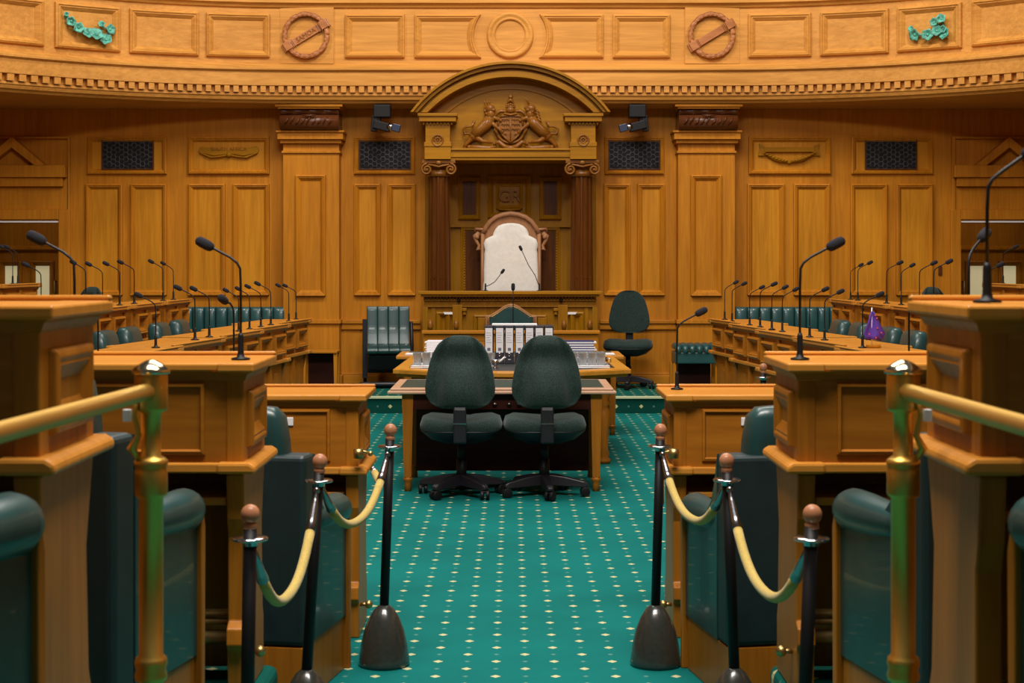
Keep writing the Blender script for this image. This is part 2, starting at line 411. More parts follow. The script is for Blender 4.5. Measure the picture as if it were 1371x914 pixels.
# pilasters
def pilaster(n, x0, x1):
    yf = YW-.24; xa, xb = XP(x0, yf), XP(x1, yf); m = MB()
    z = lambda y: ZP(y, yf)
    m.box(xa, xb, yf, YW, PZ, z(190))
    m.box(xa+.11, xb-.11, yf-.008, yf, z(395)-.1, z(205)-.02) if False else None
    m.box(xa-.055, xb+.055, yf-.09, YW, z(187), z(178)); m.box(xa-.03, xb+.03, yf-.05, YW, z(192), z(187))
    m.box(xa-.07, xb+.07, yf-.11, YW, z(178), z(175.5)); m.box(xa-.015, xb+.015, yf-.025, YW, z(205), z(202))
    fm = lambda x, zz, h: (x, yf-h, zz)
    m.frame(xa+.145, xb-.155, z(396), z(234), PROF, fm)
    m.prism([(yf, z(396)), (yf-.048, z(396)), (yf-.048, z(396)+.010), (yf, z(396)+.070)], xa+.155, xb-.165, 'x')
    m.box(xa-.02, xb+.02, yf-.03, YW, z(433), z(428)); m.box(xa-.035, xb+.035, yf-.05, YW, PZ, PZ+.11)
    struct(m.build('trim_%d' % n, WZ, bevel=.005))
    # dark carved corbel over the capital
    t = thing('carved_corbel', 'dark carved timber corbel above the %s panelled pilaster' % ('left-hand' if x0 < 600 else 'right-hand'), 'corbel', ((xa+xb)/2, YW-.055, z(175)))
    hw = .345
    prof = []
    for k in range(13):
        a = -PI/2+PI*k/12; prof.append((-.30-.09*math.cos(a), .09+.09*math.sin(a)))
    m = MB(); m.prism([(0, 0)]+prof+[(0, .2)], -hw, hw, 'x', True)
    for k in range(9):
        u = -.26+k*.065; m.tube([(u-.03, -.395, .06), (u, -.405, .10+.02*math.sin(k*2)), (u+.025, -.39, .15)], [.006, .010, .004], 6)
    m.tube([(-.08, -.40, .165), (0, -.41, .158), (.08, -.40, .165)], [.008, .014, .008], 8)
    m.build('scroll', WK, t)
    m = MB(); pts = []; rr = []
    for k in range(25):
        u = -hw+2*hw*k/24; pts.append((u, -.31, .215)); rr.append(.050-.014*abs(math.sin(k/24*PI*4)))
    m.tube(pts, rr, 14); m.build('roll', WK, t)
    m = MB(); m.box(-hw-.05, hw+.05, -.42, 0, .262, .292); m.box(-hw-.02, hw+.02, -.40, 0, .24, .262); m.build('abacus', WX, t, bevel=.006)
pilaster(5, 379, 454); pilaster(6, 908, 984)

# gallery front: curved in plan
def sag(x):
    a = max(0, abs(x-SX)-2.0); return .0494*a**2.6
def gpos(x, z, off):
    e = .01; dy = -(sag(x+e)-sag(x-e))/(2*e)
    n = Vector((dy, -1)).normalized()       # towards the room
    return (x+n.x*off, 18.7-sag(x)+n.y*off, z)
def GX(px):
    x = XP(px, 18.6)
    for _ in range(30): x = (px-685.5)*(18.7-sag(x)-.03)/F
    return x
GPROF = [(-.30, 3.46), (-.02, 3.478), (.0, 3.50), (.03, 3.515), (.045, 3.55), (.06, 3.56), (.06, 3.585), (.03, 3.592), (.03, 3.665), (.10, 3.672), (.10, 3.83),
         (.112, 3.835), (.135, 3.85), (.135, 3.872), (.11, 3.89), (.07, 3.905), (.045, 3.925), (.03, 3.93), (.03, 4.575), (.055, 4.585), (.07, 4.61), (.105, 4.63), (.105, 4.70),
         (.13, 4.71), (.13, 4.95), (-.10, 4.95)]
m = MB(); xs = [-HX+13.8*i/110 for i in range(111)]
xs = [max(-HX+.01, min(HX-.01, q)) for q in xs]
m.rings([[gpos(x, z, o) for o, z in GPROF] for x in xs], False, False, closed=False)
# soffit back to the wall
m.rings([[gpos(x, 3.46, -.30), (gpos(x, 0, -.3)[0], YW, 3.46)] for x in xs], False, False, closed=False)
GP = [(0, .0), (.004, .036), (.024, .050), (.036, .036), (.044, .038), (.078, .006), (.082, 0)]
def gmap(x, z, h): return gpos(x, z, .03+h)
for a, b in [(-35,56),(70,159),(171,265),(275,361),(462,542),(820,897),(1002,1087),(1099,1192),(1203,1291),(1304,1392)]:
    m.frame(GX(a), GX(b), 4.0, 4.505, GP, gmap, nx=10)
def concave(x_out, x_in, sg):
    """panel with one concave end towards the round boss"""
    cx, cz = GX(683), 4.255; R = .42; loops = []
    for ins, h in GP:
        xo = GX(x_out)+sg*ins; L = []
        z0, z1 = 4.0+ins, 4.505-ins
        for i in range(9):
            L.append((xo+(cx-sg*math.sqrt(max((R+ins)**2-(z0-cz)**2, 0))-xo)*i/8, z0))
        for i in range(1, 12):
            z = z0+(z1-z0)*i/12; L.append((cx-sg*math.sqrt((R+ins)**2-(z-cz)**2), z))
        for i in range(9):
            xe = cx-sg*math.sqrt((R+ins)**2-(z1-cz)**2); L.append((xe+(xo-xe)*i/8, z1))
        loops.append([gmap(p[0], p[1], h) for p in L])
    m.rings(loops, False, False)
concave(555, 0, 1); concave(808, 0, -1)
cx, cz = GX(683), 4.265                     # round boss
m.rings([[gmap(cx+r*math.cos(2*PI*k/40), cz+r*math.sin(2*PI*k/40), h) for k in range(40)] for r, h in
         [(.275, 0), (.27, .03), (.25, .045), (.225, .04), (.21, .02), (.20, .025), (.185, .03), (.175, .01), (.17, .004)]], False, True)
# proud blocks that carry the wreaths
for a, b in ((375, 447), (917, 990)):
    x0, x1 = GX(a), GX(b); y0 = 18.7-.055; m.box(x0, x1, y0, y0+.05, 3.93, 4.59)
struct(m.build('wall_gallery', WG))
m = MB(); x = -HX+.06                        # dentils
while x < HX-.05:
    p = [gpos(x+dx, z, o) for z in (3.593, 3.668) for dx, o in ((-.03, .02), (.03, .02), (.03, .092), (-.03, .092))]
    m.add(p, [(0, 1, 2, 3), (4, 5, 6, 7), (0, 1, 5, 4), (1, 2, 6, 5), (2, 3, 7, 6), (3, 0, 4, 7)]); x += .104
struct(m.build('trim_dentils', WG))

# ---- wreaths, verdigris sprays, badges, vents, cameras
def wreath(px, word, label):
    t = thing('carved_wreath', label, 'wreath', (GX(px), 18.64, ZP(47, 18.6)), 0, 'carved wreaths on the gallery front')
    m = MB(); R = .245; n = 60
    m.tube([(R*math.cos(2*PI*k/n), -.03, R*math.sin(2*PI*k/n)) for k in range(n+1)], [.030+.004*math.sin(k*1.3) for k in range(n+1)], 10)
    for k in range(54):                      # laurel leaves
        a = 2*PI*k/54; rr = R+(.016 if k % 2 else -.016)
        tdir = 1 if math.sin(a) > -.2 else 1
        c = Vector((rr*math.cos(a), -.052, rr*math.sin(a))); d = Vector((-math.sin(a), 0, math.cos(a)))*.028*tdir
        m.tube([c-d, c, c+d], [.002, .011, .002], 6)
    m.build('laurel_ring', WWR, t)
    rot = Matrix.Rotation(-math.radians(31), 3, 'Y'); m = MB()
    m.obox((0, -.02, 0), (.185, .014, .042), rot)
    for s in (-1, 1):
        for q in (.165, .183, .285, .30): m.obox(rot @ Vector((s*q, -.04, 0)), (.004, .010, .052), rot)
        m.obox(rot @ Vector((s*.24, -.062, 0)), (.045, .014, .050), rot)
        m.obox(rot @ Vector((s*.292, -.03, 0)), (.016, .014, .052), rot)
    bn = m.build('ribbon_banner', WWR, t, bevel=.004)
    if word:
        text_mesh('lettering', word, .075, WCARVE, t, Matrix.Translation((0, -.036, 0)) @ rot.to_4x4() @ Matrix.Rotation(PI/2, 4, 'X'), .004)  # darker wood stands in for the shadow of the raised letters
    else:
        m = MB()
        for k in range(13): m.obox(rot @ Vector((-.13+k*.0215, -.036, .003*(k % 3-1))), (.003, .003, .020-.006*(k % 2)), rot)
        m.build('relief_marks', WWR, t)
wreath(410.5, 'SAMOA', 'carved laurel wreath with a SAMOA banner on the gallery front')
wreath(952, None, 'carved laurel wreath with a faintly marked banner on the gallery front')
def flowers(cx_, cy_, items, label):
    gx = GX(cx_); d = 18.7-sag(gx)-.04; p = gpos(gx, 0, .03)
    a = math.atan2((sag(gx+.01)-sag(gx-.01)), .02)
    t = thing('bronze_flower_spray', label, 'wall ornament', (p[0], p[1], ZP(cy_, d)), -a, 'green bronze flower sprays on the gallery')
    st = MB(); pts = [((x-cx_)*d/F, -.03, -(y-cy_)*d/F) for x, y, r in items]
    st.tube(pts, .012, 6); st.build('stem', VERD, t)
    for i, (x, y, r) in enumerate(items):
        c = Vector(((x-cx_)*d/F, -.05-.01*(i % 3), -(y-cy_)*d/F)); R = 1.25*r*d/F
        m = MB(); tilt = Matrix.Rotation(random.uniform(-.5, .5), 4, 'X') @ Matrix.Rotation(random.uniform(-.5, .5), 4, 'Z')
        rs = []
        for q, h in ((.05, .0), (.35, -.015), (.75, -.03), (1.0, -.035), (1.0, -.028), (.7, -.012), (.3, .025)):
            rs.append([(R*q*(1+.12*math.sin(5*2*PI*k/20+i))*math.cos(2*PI*k/20), h, R*q*(1+.12*math.sin(5*2*PI*k/20+i))*math.sin(2*PI*k/20)) for k in range(20)])
        m.rings(rs); m.ball((0, -.012, 0), R*.28, 8, 6)
        m.xf(Matrix.Translation(c) @ tilt); m.build('flower', VERD, t)
    m = MB()
    for i in range(9):
        x, y, r = items[i % len(items)]; a = random.uniform(0, 6.28); R = (r+3)*d/F
        c = Vector(((x-cx_)*d/F, -.025, -(y-cy_)*d/F)); e = c+Vector((R*math.cos(a), -.02, R*math.sin(a)))
        m.tube([c, (c+e)/2+Vector((0, -.01, 0)), e], [.005, .016, .002], 6)
    m.build('leaf_sprigs', VERD, t)
flowers(115, 42, [(85,23,2.5),(91,31,5),(100,39,5.5),(113,46,6),(124.5,47,7),(138,53,6.2),(143,38,5.5),(132,33,3.5)], 'long trailing green bronze flower spray by the near-left gallery end')
flowers(1250, 42, [(1224,38,3),(1230,45,6.5),(1247,47,6),(1259,43,5.5),(1271,49,6.3),(1265,28,5),(1256,31,4.5),(1268,41,4)], 'clustered green bronze flower spray with a gap, far end of gallery')
# badges
def badge(px, py, kind, label):
    t = thing('carved_badge', label, 'wall ornament', (PX(px), YW, PZ_(py)), 0, 'carved badges on the wall panels')
    m = MB()
    if kind == 0:
        for s in (-1, 1):
            out = [(0, .03)]+[(s*(.30+.03*math.cos(a)), .035+.045*math.sin(a)) for a in [PI/2-k*PI/8 for k in range(9)]]+[(s*.2, -.058), (s*.1, -.05), (0, -.03)]
            m.prism([(p[0]*1.08, p[1]) for p in out], -.045, 0)
        for s in (-1, 1):
            m.tube([(s*.04, -.048, -.01), (s*.18, -.052, -.025), (s*.3, -.046, .0)], [.006, .012, .004], 6)
        m.ball((0, -.045, -.02), (.03, .02, .03), 10, 6)
    else:
        m.prism([(-.30, .05), (.30, .05), (.30, -.005), (-.30, -.005)], -.045, 0)
        for s in (-1, 1):
            m.prism([(s*.30, .07), (s*.36, .095), (s*.35, .03), (s*.37, -.05), (s*.28, -.05), (s*.30, .0)], -.035, 0)
            pts = [(s*(.30-.29*k/8), -.035, -.02-.10*math.sin(k/8*PI/2)) for k in range(9)]
            m.tube(pts, [.012+.014*math.sin(k/8*PI) for k in range(9)], 8)
            for k in range(8):
                c = Vector(pts[k]); e = Vector((s*.03, 0, -.012)); m.tube([c-e+Vector((0, -.02, .0)), c+Vector((0, -.03, 0)), c+e+Vector((0, -.02, .02))], [.002, .009, .002], 5)
        m.ball((0, -.03, -.125), (.04, .02, .025), 10, 6)
    m.build('relief', WC, t, bevel=.003)
    if kind == 0: text_mesh('lettering', 'SOUTH AFRICA', .062, WCARVE, t, Matrix.Translation((0, -.047, .045)) @ Matrix.Rotation(PI/2, 4, 'X'), .004)
badge(307, 205, 0, 'wing-shaped carved badge reading SOUTH AFRICA on a wall panel')
badge(1056, 203, 1, 'carved ribbon and laurel swag badge on a wall panel')
def vent(a, b, label, proto=[None]):
    cxx = PX((a+b)/2); zz = PZ_(206)
    if proto[0]: 
        dup(proto[0], (cxx, YW, zz), 0, label); return
    t = thing('vent_grille', label, 'vent', (cxx, YW, zz), 0, 'fretwork vents in the wall panels'); proto[0] = t
    w2, h2 = .30, .18
    MB().box(-w2, w2, -.012, 0, -h2, h2).build('backing', VBK, t)
    m = MB(); m.frame(-w2-.012, w2+.012, -h2-.012, h2+.012, [(0, 0), (0, .03), (.014, .03), (.014, .01)], lambda x, z, h: (x, -h, z))
    m.build('rim', WK, t)
    m = MB(); r = .030
    for i in range(12):
        for j in range(7):
            x = -w2+.03+i*.0495; z = -h2+.03+j*.056+(.028 if i % 2 else 0)
            if z > h2-.01: continue
            ps = [(x+r*math.cos(k*PI/3), z+r*math.sin(k*PI/3)) for k in range(6)]
            for k in range(6):
                if (i+j+k) % 5 == 0: continue
                p, q = ps[k], ps[(k+1) % 6]; m.tube([(p[0], -.02, max(-h2, min(h2, p[1]))), (q[0], -.02, max(-h2, min(h2, q[1])))], .0035, 4, False)
    m.build('fretwork', GRL, t)
vent(139, 204, 'dark fretwork vent beside the doorway on the left wall bay')
vent(482, 549, 'dark fretwork vent under the camera left of the canopy')
vent(816, 882, 'dark fretwork vent under the camera right of the canopy')
vent(1160, 1225, 'dark fretwork vent beside the doorway on the right wall bay')
def ptz(px, s, label):
    d = 18.75; t = thing('remote_camera', label, 'camera', (XP(px, d), d, 3.44), 0, 'remote cameras beside the canopy')
    m = MB(); m.box(-.10, .10, -.09, .09, -.13, .02); m.box(-.12, -.02, -.06, .08, -.24, -.10) if s > 0 else m.box(.02, .12, -.06, .08, -.24, -.10); m.build('mount', BLKM, t, bevel=.012)
    R = Matrix.Rotation(s*.35, 3, 'Y') @ Matrix.Rotation(s*-.5, 3, 'Z')
    m = MB(); m.obox(Vector((0, -.05, -.23)), (.10, .05, .048), Matrix.Rotation(s*.25, 3, 'Y')); m.obox(Vector((-s*.09, -.02, -.20)), (.035, .05, .09), Matrix.Rotation(s*.1, 3, 'Y')); m.build('camera_body', BLKM, t, bevel=.008)
    ax = Vector((s*.9, -.45, -.22)).normalized(); c = Vector((s*.08, -.07, -.235))
    m = MB(); m.tube([c, c+ax*.06], .042, 16); m.build('lens_barrel', CHR, t)
    m = MB(); m.obox(c+ax*.105, (.045, .045, .042), Matrix.Rotation(s*.25, 3, 'Y')); m.build('lens_hood', plain('lens hood', (.02, .03, .07), .3), t, bevel=.005)
ptz(512, 1, 'black remote camera hanging left of the arched canopy'); ptz(853, -1, 'black remote camera hanging right of the arched canopy')

# ------------------------------------------------------------------ the canopy
CX = XP(683.5, 18.4)
cano = thing('throne_canopy', 'golden oak canopy with arched pediment and columns above the throne', 'canopy', (CX, 18.4, PZ))
def cz_(y, d=18.3): return ZP(y, d)-PZ
def arc(a, h, n=28, z0=0):
    R = (a*a+h*h)/(2*h); th = math.asin(min(1, a/R)); cz = h-R
    return [(R*math.sin(-th+2*th*i/n), z0+cz+R*math.cos(-th+2*th*i/n)) for i in range(n+1)]
def band(m, A, B, y0, y1):
    n = len(A)
    rs = [[(A[i][0], y0, A[i][1]), (A[i][0], y1, A[i][1]), (B[i][0], y1, B[i][1]), (B[i][0], y0, B[i][1])] for i in range(n)]
    m.rings(rs, True, False)
zs = cz_(151)
m = MB()
A = [arc(a, h, 32, zs) for a, h in ((1.135, .575), (1.10, .545), (1.055, .505), (1.02, .475), (.945, .405))]
band(m, A[0], A[1], -.22, .12); band(m, A[1], A[2], -.17, .12); band(m, A[2], A[3], -.10, .12); band(m, A[3], A[4], -.145, .12)
m.build('arched_pediment', WC, cano, bevel=.004)
m = MB(); ty = .09
Ai = arc(.95, .41, 24, zs); m.prism([(-.95, cz_(204)), (.95, cz_(204))]+list(reversed(Ai)), ty, ty+.03)
band(m, arc(.80, .34, 24, zs-.02), arc(.76, .31, 24, zs-.02), ty-.02, ty)
m.build('tympanum', WC, cano)
for s in (-1, 1):
    m = MB(); c = s*.83
    m.box(c-.225, c+.225, -.17, .7, cz_(156), cz_(152)); m.box(c-.21, c+.21, -.15, .7, cz_(163), cz_(156)); m.box(c-.14, c+.14, -.09, .7, cz_(200), cz_(163))
    m.box(c-.155, c+.155, -.11, .7, cz_(196), cz_(190)); m.box(c-.15, c+.15, -.10, .7, cz_(213), cz_(196))
    for k in range(9): m.box(c-.17+k*.04, c-.15+k*.04, -.115, -.08, cz_(167), cz_(163))
    m.build('entablature_block', WC, cano, bevel=.004)
m = MB()
m.box(-.70, .70, -.06, .7, cz_(210), cz_(201)); m.box(-.70, .70, -.08, .7, cz_(201), cz_(198)); m.box(-.70, .70, -.045, .7, cz_(214), cz_(210))
m.build('beam', WC, cano, bevel=.004)
for s in (-1, 1):                            # rosettes
    c = Vector((s*.83, -.092, cz_(188))); m = MB()
    m.rings([[(c.x+r*math.cos(2*PI*k/24), c.y-h, c.z+r*math.sin(2*PI*k/24)) for k in range(24)] for r, h in ((.072, 0), (.07, .02), (.058, .022), (.052, .008), (.01, .008))])
    for k in range(8):
        a = k*PI/4; m.ball((c.x+.03*math.cos(a), c.y-.012, c.z+.03*math.sin(a)), (.014, .01, .014), 8, 6)
    m.ball((c.x, c.y-.015, c.z), .012, 8, 6); m.build('rosette', WCARVE, cano)
# columns with ionic capitals
for s in (-1, 1):
    cx0 = s*.82; cy0 = .10; col = MB(); n = 48; rs = []
    for z, R in ((.0, .17), (.06, .17), (.06, .15), (.10, .15), (.11, .135)):
        rs.append([(cx0+R*math.cos(2*PI*k/n), cy0+R*math.sin(2*PI*k/n), z) for k in range(n)])
    for z, R in ((.12, .132), (1.2, .132), (2.36, .120), (2.46, .118)):
        rs.append([(cx0+(R-(.012 if k % 4 in (1, 2) else 0))*math.cos(2*PI*k/n), cy0+(R-(.012 if k % 4 in (1, 2) else 0))*math.sin(2*PI*k/n), z) for k in range(n)])
    col.rings(rs, True, False)
    for k in range(6): col.ball((cx0-.09+k*.036, cy0-.125, cz_(372)), (.006, .006, .010), 6, 4)
    c = col.build('column', WR, cano)
    m = MB(); zt = cz_(214); zc = cz_(227)
    m.box(cx0-.19, cx0+.19, cy0-.17, cy0+.16, zt-.035, zt); m.box(cx0-.17, cx0+.17, cy0-.15, cy0+.14, zt-.06, zt-.035)
    m.lathe([(.13, 0), (.145, .03), (.13, .07)], (cx0, cy0, 2.43), 24)
    for q in (-1, 1):
        vx = cx0+q*.135; pts = []
        for k in range(26):
            a = k*.42; r = .066*(1-k/30); pts.append((vx+q*r*math.sin(a), cy0-.165-.012*k/26, zc+.005+r*math.cos(a)))
        m.tube(pts, [.013]*26, 6); m.tube([(vx, cy0-.15, zc), (vx, cy0+.14, zc)], .055, 14); m.ball((vx, cy0-.18, zc), .018, 8, 6)
    m.ball((cx0, cy0-.17, zt-.03), (.035, .03, .03), 8, 6); m.tube([(cx0-.12, cy0-.17, zt-.05), (cx0, cy0-.18, zt-.075), (cx0+.12, cy0-.17, zt-.05)], .012, 6)
    m.build('capital', WCARVE, cano, bevel=.003)
# back boarding with its panels
m = MB(); by = .74; m.box(-1.02, 1.02, by, by+.05, 0, cz_(214))
bm_ = lambda x, z, h: (x, by-h, z)
def bx_(px): return XP(px, 19.1)-CX
def bz_(py): return ZP(py, 19.1)-PZ
for a, b, c_, d_ in ((613,643,294,236), (722,752,294,236), (653,711,292,234), (617,650,480,303), (718,750,480,303)): 
    m.frame(bx_(a), bx_(b), bz_(c_), bz_(d_), PROF, bm_)
m.box(bx_(600), bx_(765), by-.05, by, bz_(304), bz_(301))
m.build('back_boarding', WCZ, cano)
m = MB()
for a, b, c_, d_ in ((617,639,290,240), (726,748,290,240), (622,645,470,308), (723,745,470,308)): m.box(bx_(a), bx_(b), by-.014, by-.002, bz_(c_), bz_(d_))
m.build('dark_inset_panels', WR, cano)
m = MB()
for a, b, c_, d_ in ((617,639,290,240), (726,748,290,240), (655,709,290,237), (622,645,390,308), (723,745,390,308)):
    for xx in (bx_(a)-.0, bx_(b)+.0):
        z = bz_(c_)
        while z < bz_(d_): m.ball((xx, by-.03, z), .008, 6, 4); z += .032
m.build('bead_trim', WTH, cano)
m = MB(); m.frame(bx_(664), bx_(700), bz_(280), bz_(245), PROF, bm_); m.box(bx_(667), bx_(697), by-.025, by, bz_(277), bz_(248))
m.tube([(bx_(667), by-.04, bz_(280)), (bx_(682), by-.05, bz_(281)), (bx_(697), by-.04, bz_(280))], .014, 8); m.build('cartouche', WCZ, cano)
text_mesh('monogram', 'GR', .20, WCARVE, cano, Matrix.Translation((bx_(682), by-.055, bz_(263))) @ Matrix.Rotation(PI/2, 4, 'X'), .008)
# relief of the royal arms
arms = MB()
U = 18.3/F
def A_(x, y, off=0): return Vector(((x-683.5)*U, ty-.03-off, ZP(y, 18.3)-PZ))
def limb(pts, rs, off=0, n=8):
    arms.tube([A_(x, y, off) for x, y in pts], [r*U for r in rs], n)
    for (x, y), r in ((pts[0], rs[0]), (pts[-1], rs[-1])): arms.ball(A_(x, y, off), r*U, 8, 6)
def beast(s, uni):
    X = lambda x: 683.5+s*(x-683.5)
    limb([(X(634), 181), (X(642), 173), (X(651), 165), (X(656), 158)], [6.5, 7, 8, 7.5], .025)          # body
    limb([(X(656), 158), (X(657), 150), (X(656), 146)], [6.5, 6, 5.5], .03)
    arms.ball(A_(X(656), 144, .045), (6.5*U, 5*U, 6*U), 10, 8)                                            # head
    arms.ball(A_(X(660), 146, .05), (4*U, 4*U, 3*U), 8, 6)
    if uni:
        limb([(X(658), 140), (X(661), 133), (X(664), 127)], [1.3, 1, .4], .05)
        limb([(X(655), 148), (X(663), 143)], [4, 2.4], .05)
        for k in range(4): limb([(X(649-k), 146+k*4), (X(645-k), 150+k*4)], [2, 1], .04, 6)
    else:
        for k in range(8):
            a = k*PI/4; arms.ball(A_(X(655)+5.5*math.cos(a), 147+5.5*math.sin(a), .035), 2.6*U, 6, 4)
        for q in (-3, 0, 3): limb([(X(652+q), 138), (X(652+q*1.3), 133)], [1.2, .8], .04, 6)              # little crown
    limb([(X(655), 160), (X(662), 167), (X(669), 172), (X(672), 175)], [4, 2.8, 2.3, 2.8], .04)         # forelegs
    limb([(X(655), 154), (X(663), 157), (X(670), 160)], [3.6, 2.8, 2.8], .045)
    limb([(X(635), 180), (X(629), 186), (X(624), 191), (X(622), 196)], [5.5, 3.6, 2.8, 3.2], .025)        # hind legs
    limb([(X(638), 183), (X(646), 188), (X(657), 189)], [4, 2.6, 2.4], .035)
    limb([(X(632), 178), (X(622), 178), (X(619), 172), (X(624), 168), (X(631), 168), (X(634), 162)], [1.8, 1.6, 1.5, 1.5, 1.4, 2.4], .03, 6)   # tail
beast(1, False); beast(-1, True)
sh = [(668, 155), (683.5, 153), (699, 155), (700, 168), (695, 179), (683.5, 190), (672, 179), (667, 168)]
arms.prism([(A_(x, y).x, A_(x, y).z) for x, y in sh], ty-.075, ty)
for (x0, y0), (x1, y1) in zip(sh, sh[1:]+sh[:1]): limb([(x0, y0), (x1, y1)], [1.3, 1.3], .05, 6)
arms.tube([A_(683.5+19.5*math.cos(a), 170+20*math.sin(a), .025) for a in [2*PI*k/36 for k in range(37)]], 1.8*U, 8)
limb([(683.5, 154), (683.5, 188)], [.8, .8], .052, 6)
for i in range(4):
    for j in range(3):
        if i == 3 and j == 0: continue
        for s_ in (-1, 1):
            x = 683.5+s_*(4+3.3*j); y = 159+6.5*i
            if abs(x-683.5) < 15-.25*max(0, y-168)*2: limb([(x-1.6, y+1.5*(j % 2)), (x, y-1.5), (x+1.6, y+1)], [.8, 1.0, .8], .05, 5)
for s_ in (-1, 1):                            # mantling and ribbon
    X = lambda x: 683.5+s_*(x-683.5)
    limb([(X(679), 148), (X(670), 147), (X(664), 151), (X(661), 157), (X(665), 160), (X(667), 156)], [2.5, 2.8, 2.4, 1.8, 1.4, 1.2], .035, 6)
    limb([(X(665), 162), (X(662), 172), (X(667), 180)], [1.6, 1.8, 1.4], .03, 6)
    limb([(X(628), 196), (X(640), 196), (X(655), 197), (X(662), 195)], [3.4, 3.2, 3.2, 3.0], .025, 8)
    limb([(X(662), 191), (X(668), 189), (X(675), 195), (X(683.5), 198)], [2.6, 3, 3.4, 3.6], .045, 8)
arms.ball(A_(683.5, 197, .05), (8*U, 4*U, 3.4*U), 10, 6)
arms.ball(A_(683.5, 146, .045), (6*U, 5*U, 5*U), 12, 8); limb([(676, 151), (683.5, 152.5), (691, 151)], [1.8, 1.8, 1.8], .06, 6)
limb([(678, 142), (683.5, 141), (689, 142)], [1.6, 1.6, 1.6], .05, 6)
for q in (-5, -2.5, 0, 2.5, 5): arms.ball(A_(683.5+q, 138-abs(q)*-.3, .045), 1.8*U, 6, 4)
limb([(680, 136), (683.5, 132), (687, 136)], [1.8, 2.6, 1.8], .04, 8); arms.ball(A_(683.5, 128, .04), (3.2*U, 3*U, 3*U), 8, 6); limb([(683.5, 127), (683.5, 123)], [1.2, .8], .04, 6)
arms.build('royal_arms', WCARVE, cano)

# ------------------------------------------------------------------ throne with sheepskin
th = thing('speaker_throne', 'high-backed arched oak throne lined with white sheepskin', 'chair', (XP(684, 18.7), 18.80, PZ))
def tz(y): return ZP(y, 18.65)-PZ
def tx(x): return (x-684)*18.65/F
m = MB()
o1 = [(tx(649), tz(305)), (tx(654), tz(298)), (tx(662), tz(290)), (tx(673), tz(285)), (tx(684), tz(283)), (tx(695), tz(285)), (tx(706), tz(290)), (tx(714), tz(298)), (tx(719), tz(305)), (tx(733), tz(305)), (tx(733), tz(310)), (tx(722), tz(314)), (tx(722), tz(470)), (tx(646), tz(470)), (tx(646), tz(314)), (tx(635), tz(310)), (tx(635), tz(305))]
m.prism([(p[0], p[1]) for p in o1], .02, .08)
m.build('back_frame', WTH, th, bevel=.008)
m = MB()
arcp = [(tx(x), tz(y)) for x, y in ((646, 312), (650, 304), (656, 296), (664, 290), (674, 286.5), (684, 285), (694, 286.5), (704, 290), (712, 296), (718, 304), (722, 312))]
m.tube([(x, 0, z) for x, z in arcp], .028, 8); m.tube([(tx(636), 0, tz(306)), (tx(652), 0, tz(307))], .018, 8); m.tube([(tx(716), 0, tz(307)), (tx(732), 0, tz(306))], .018, 8)
m.tube([(tx(646), .0, tz(312)), (tx(646), 0, tz(470))], .024, 8); m.tube([(tx(722), .0, tz(312)), (tx(722), 0, tz(470))], .024, 8)
m.build('crest_moulding', WTH, th)
for s in (-1, 1):
    X = lambda x: tx(684+s*(x-684)); m = MB()
    m.tube([(X(727), .0, tz(312)), (X(733), -.01, tz(316)), (X(731), -.01, tz(322)), (X(727), -.01, tz(328)), (X(729), -.01, tz(334)), (X(725), -.01, tz(333))], [.03, .026, .022, .018, .024, .016], 8)
    m.ball((X(730), -.02, tz(317)), .03, 8, 6); m.build('scroll_bracket', WTH, th)
    m = MB(); m.box(min(X(718), X(726)), max(X(718), X(726)), -.42, .0, .55, .62); m.box(min(X(718), X(726)), max(X(718), X(726)), -.42, -.36, 0, .55); m.build('arm', WTH, th, bevel=.01)
m = MB(); m.box(-.31, .31, -.42, .02, .36, .44); m.box(-.30, .30, -.40, .0, 0.02, .36); m.build('seat_frame', WTH, th, bevel=.01)
# fleece
prof = [(298.5, 4), (299.5, 11), (302, 17), (306, 21), (311, 23.5), (315, 24.5), (317, 29), (320, 34.5), (325, 36.5), (330, 36.5), (334, 35.5), (338, 36), (350, 36.5), (362, 37), (375, 37), (388, 38), (420, 37), (440, 36)]
rs = []
for y, wpx in prof:
    w2 = wpx*18.5/F; n = 28; ring = []
    for k in range(n):
        a = 2*PI*k/n; ca, sa = math.cos(a), math.sin(a)
        ring.append((math.copysign(abs(ca)**.6, ca)*w2+random.uniform(-.003, .003), -.06+(-.065 if sa < 0 else .05)*abs(sa)**.6+random.uniform(-.003, .003), tz(y)))
    rs.append(ring)
m = MB(); m.rings(rs); fl = m.build('sheepskin', FLEECE, th)
m = MB(); m.box(-.29, .29, -.43, -.05, .44, .52); m.build('seat_cushion', FLEECE, th, bevel=.03)

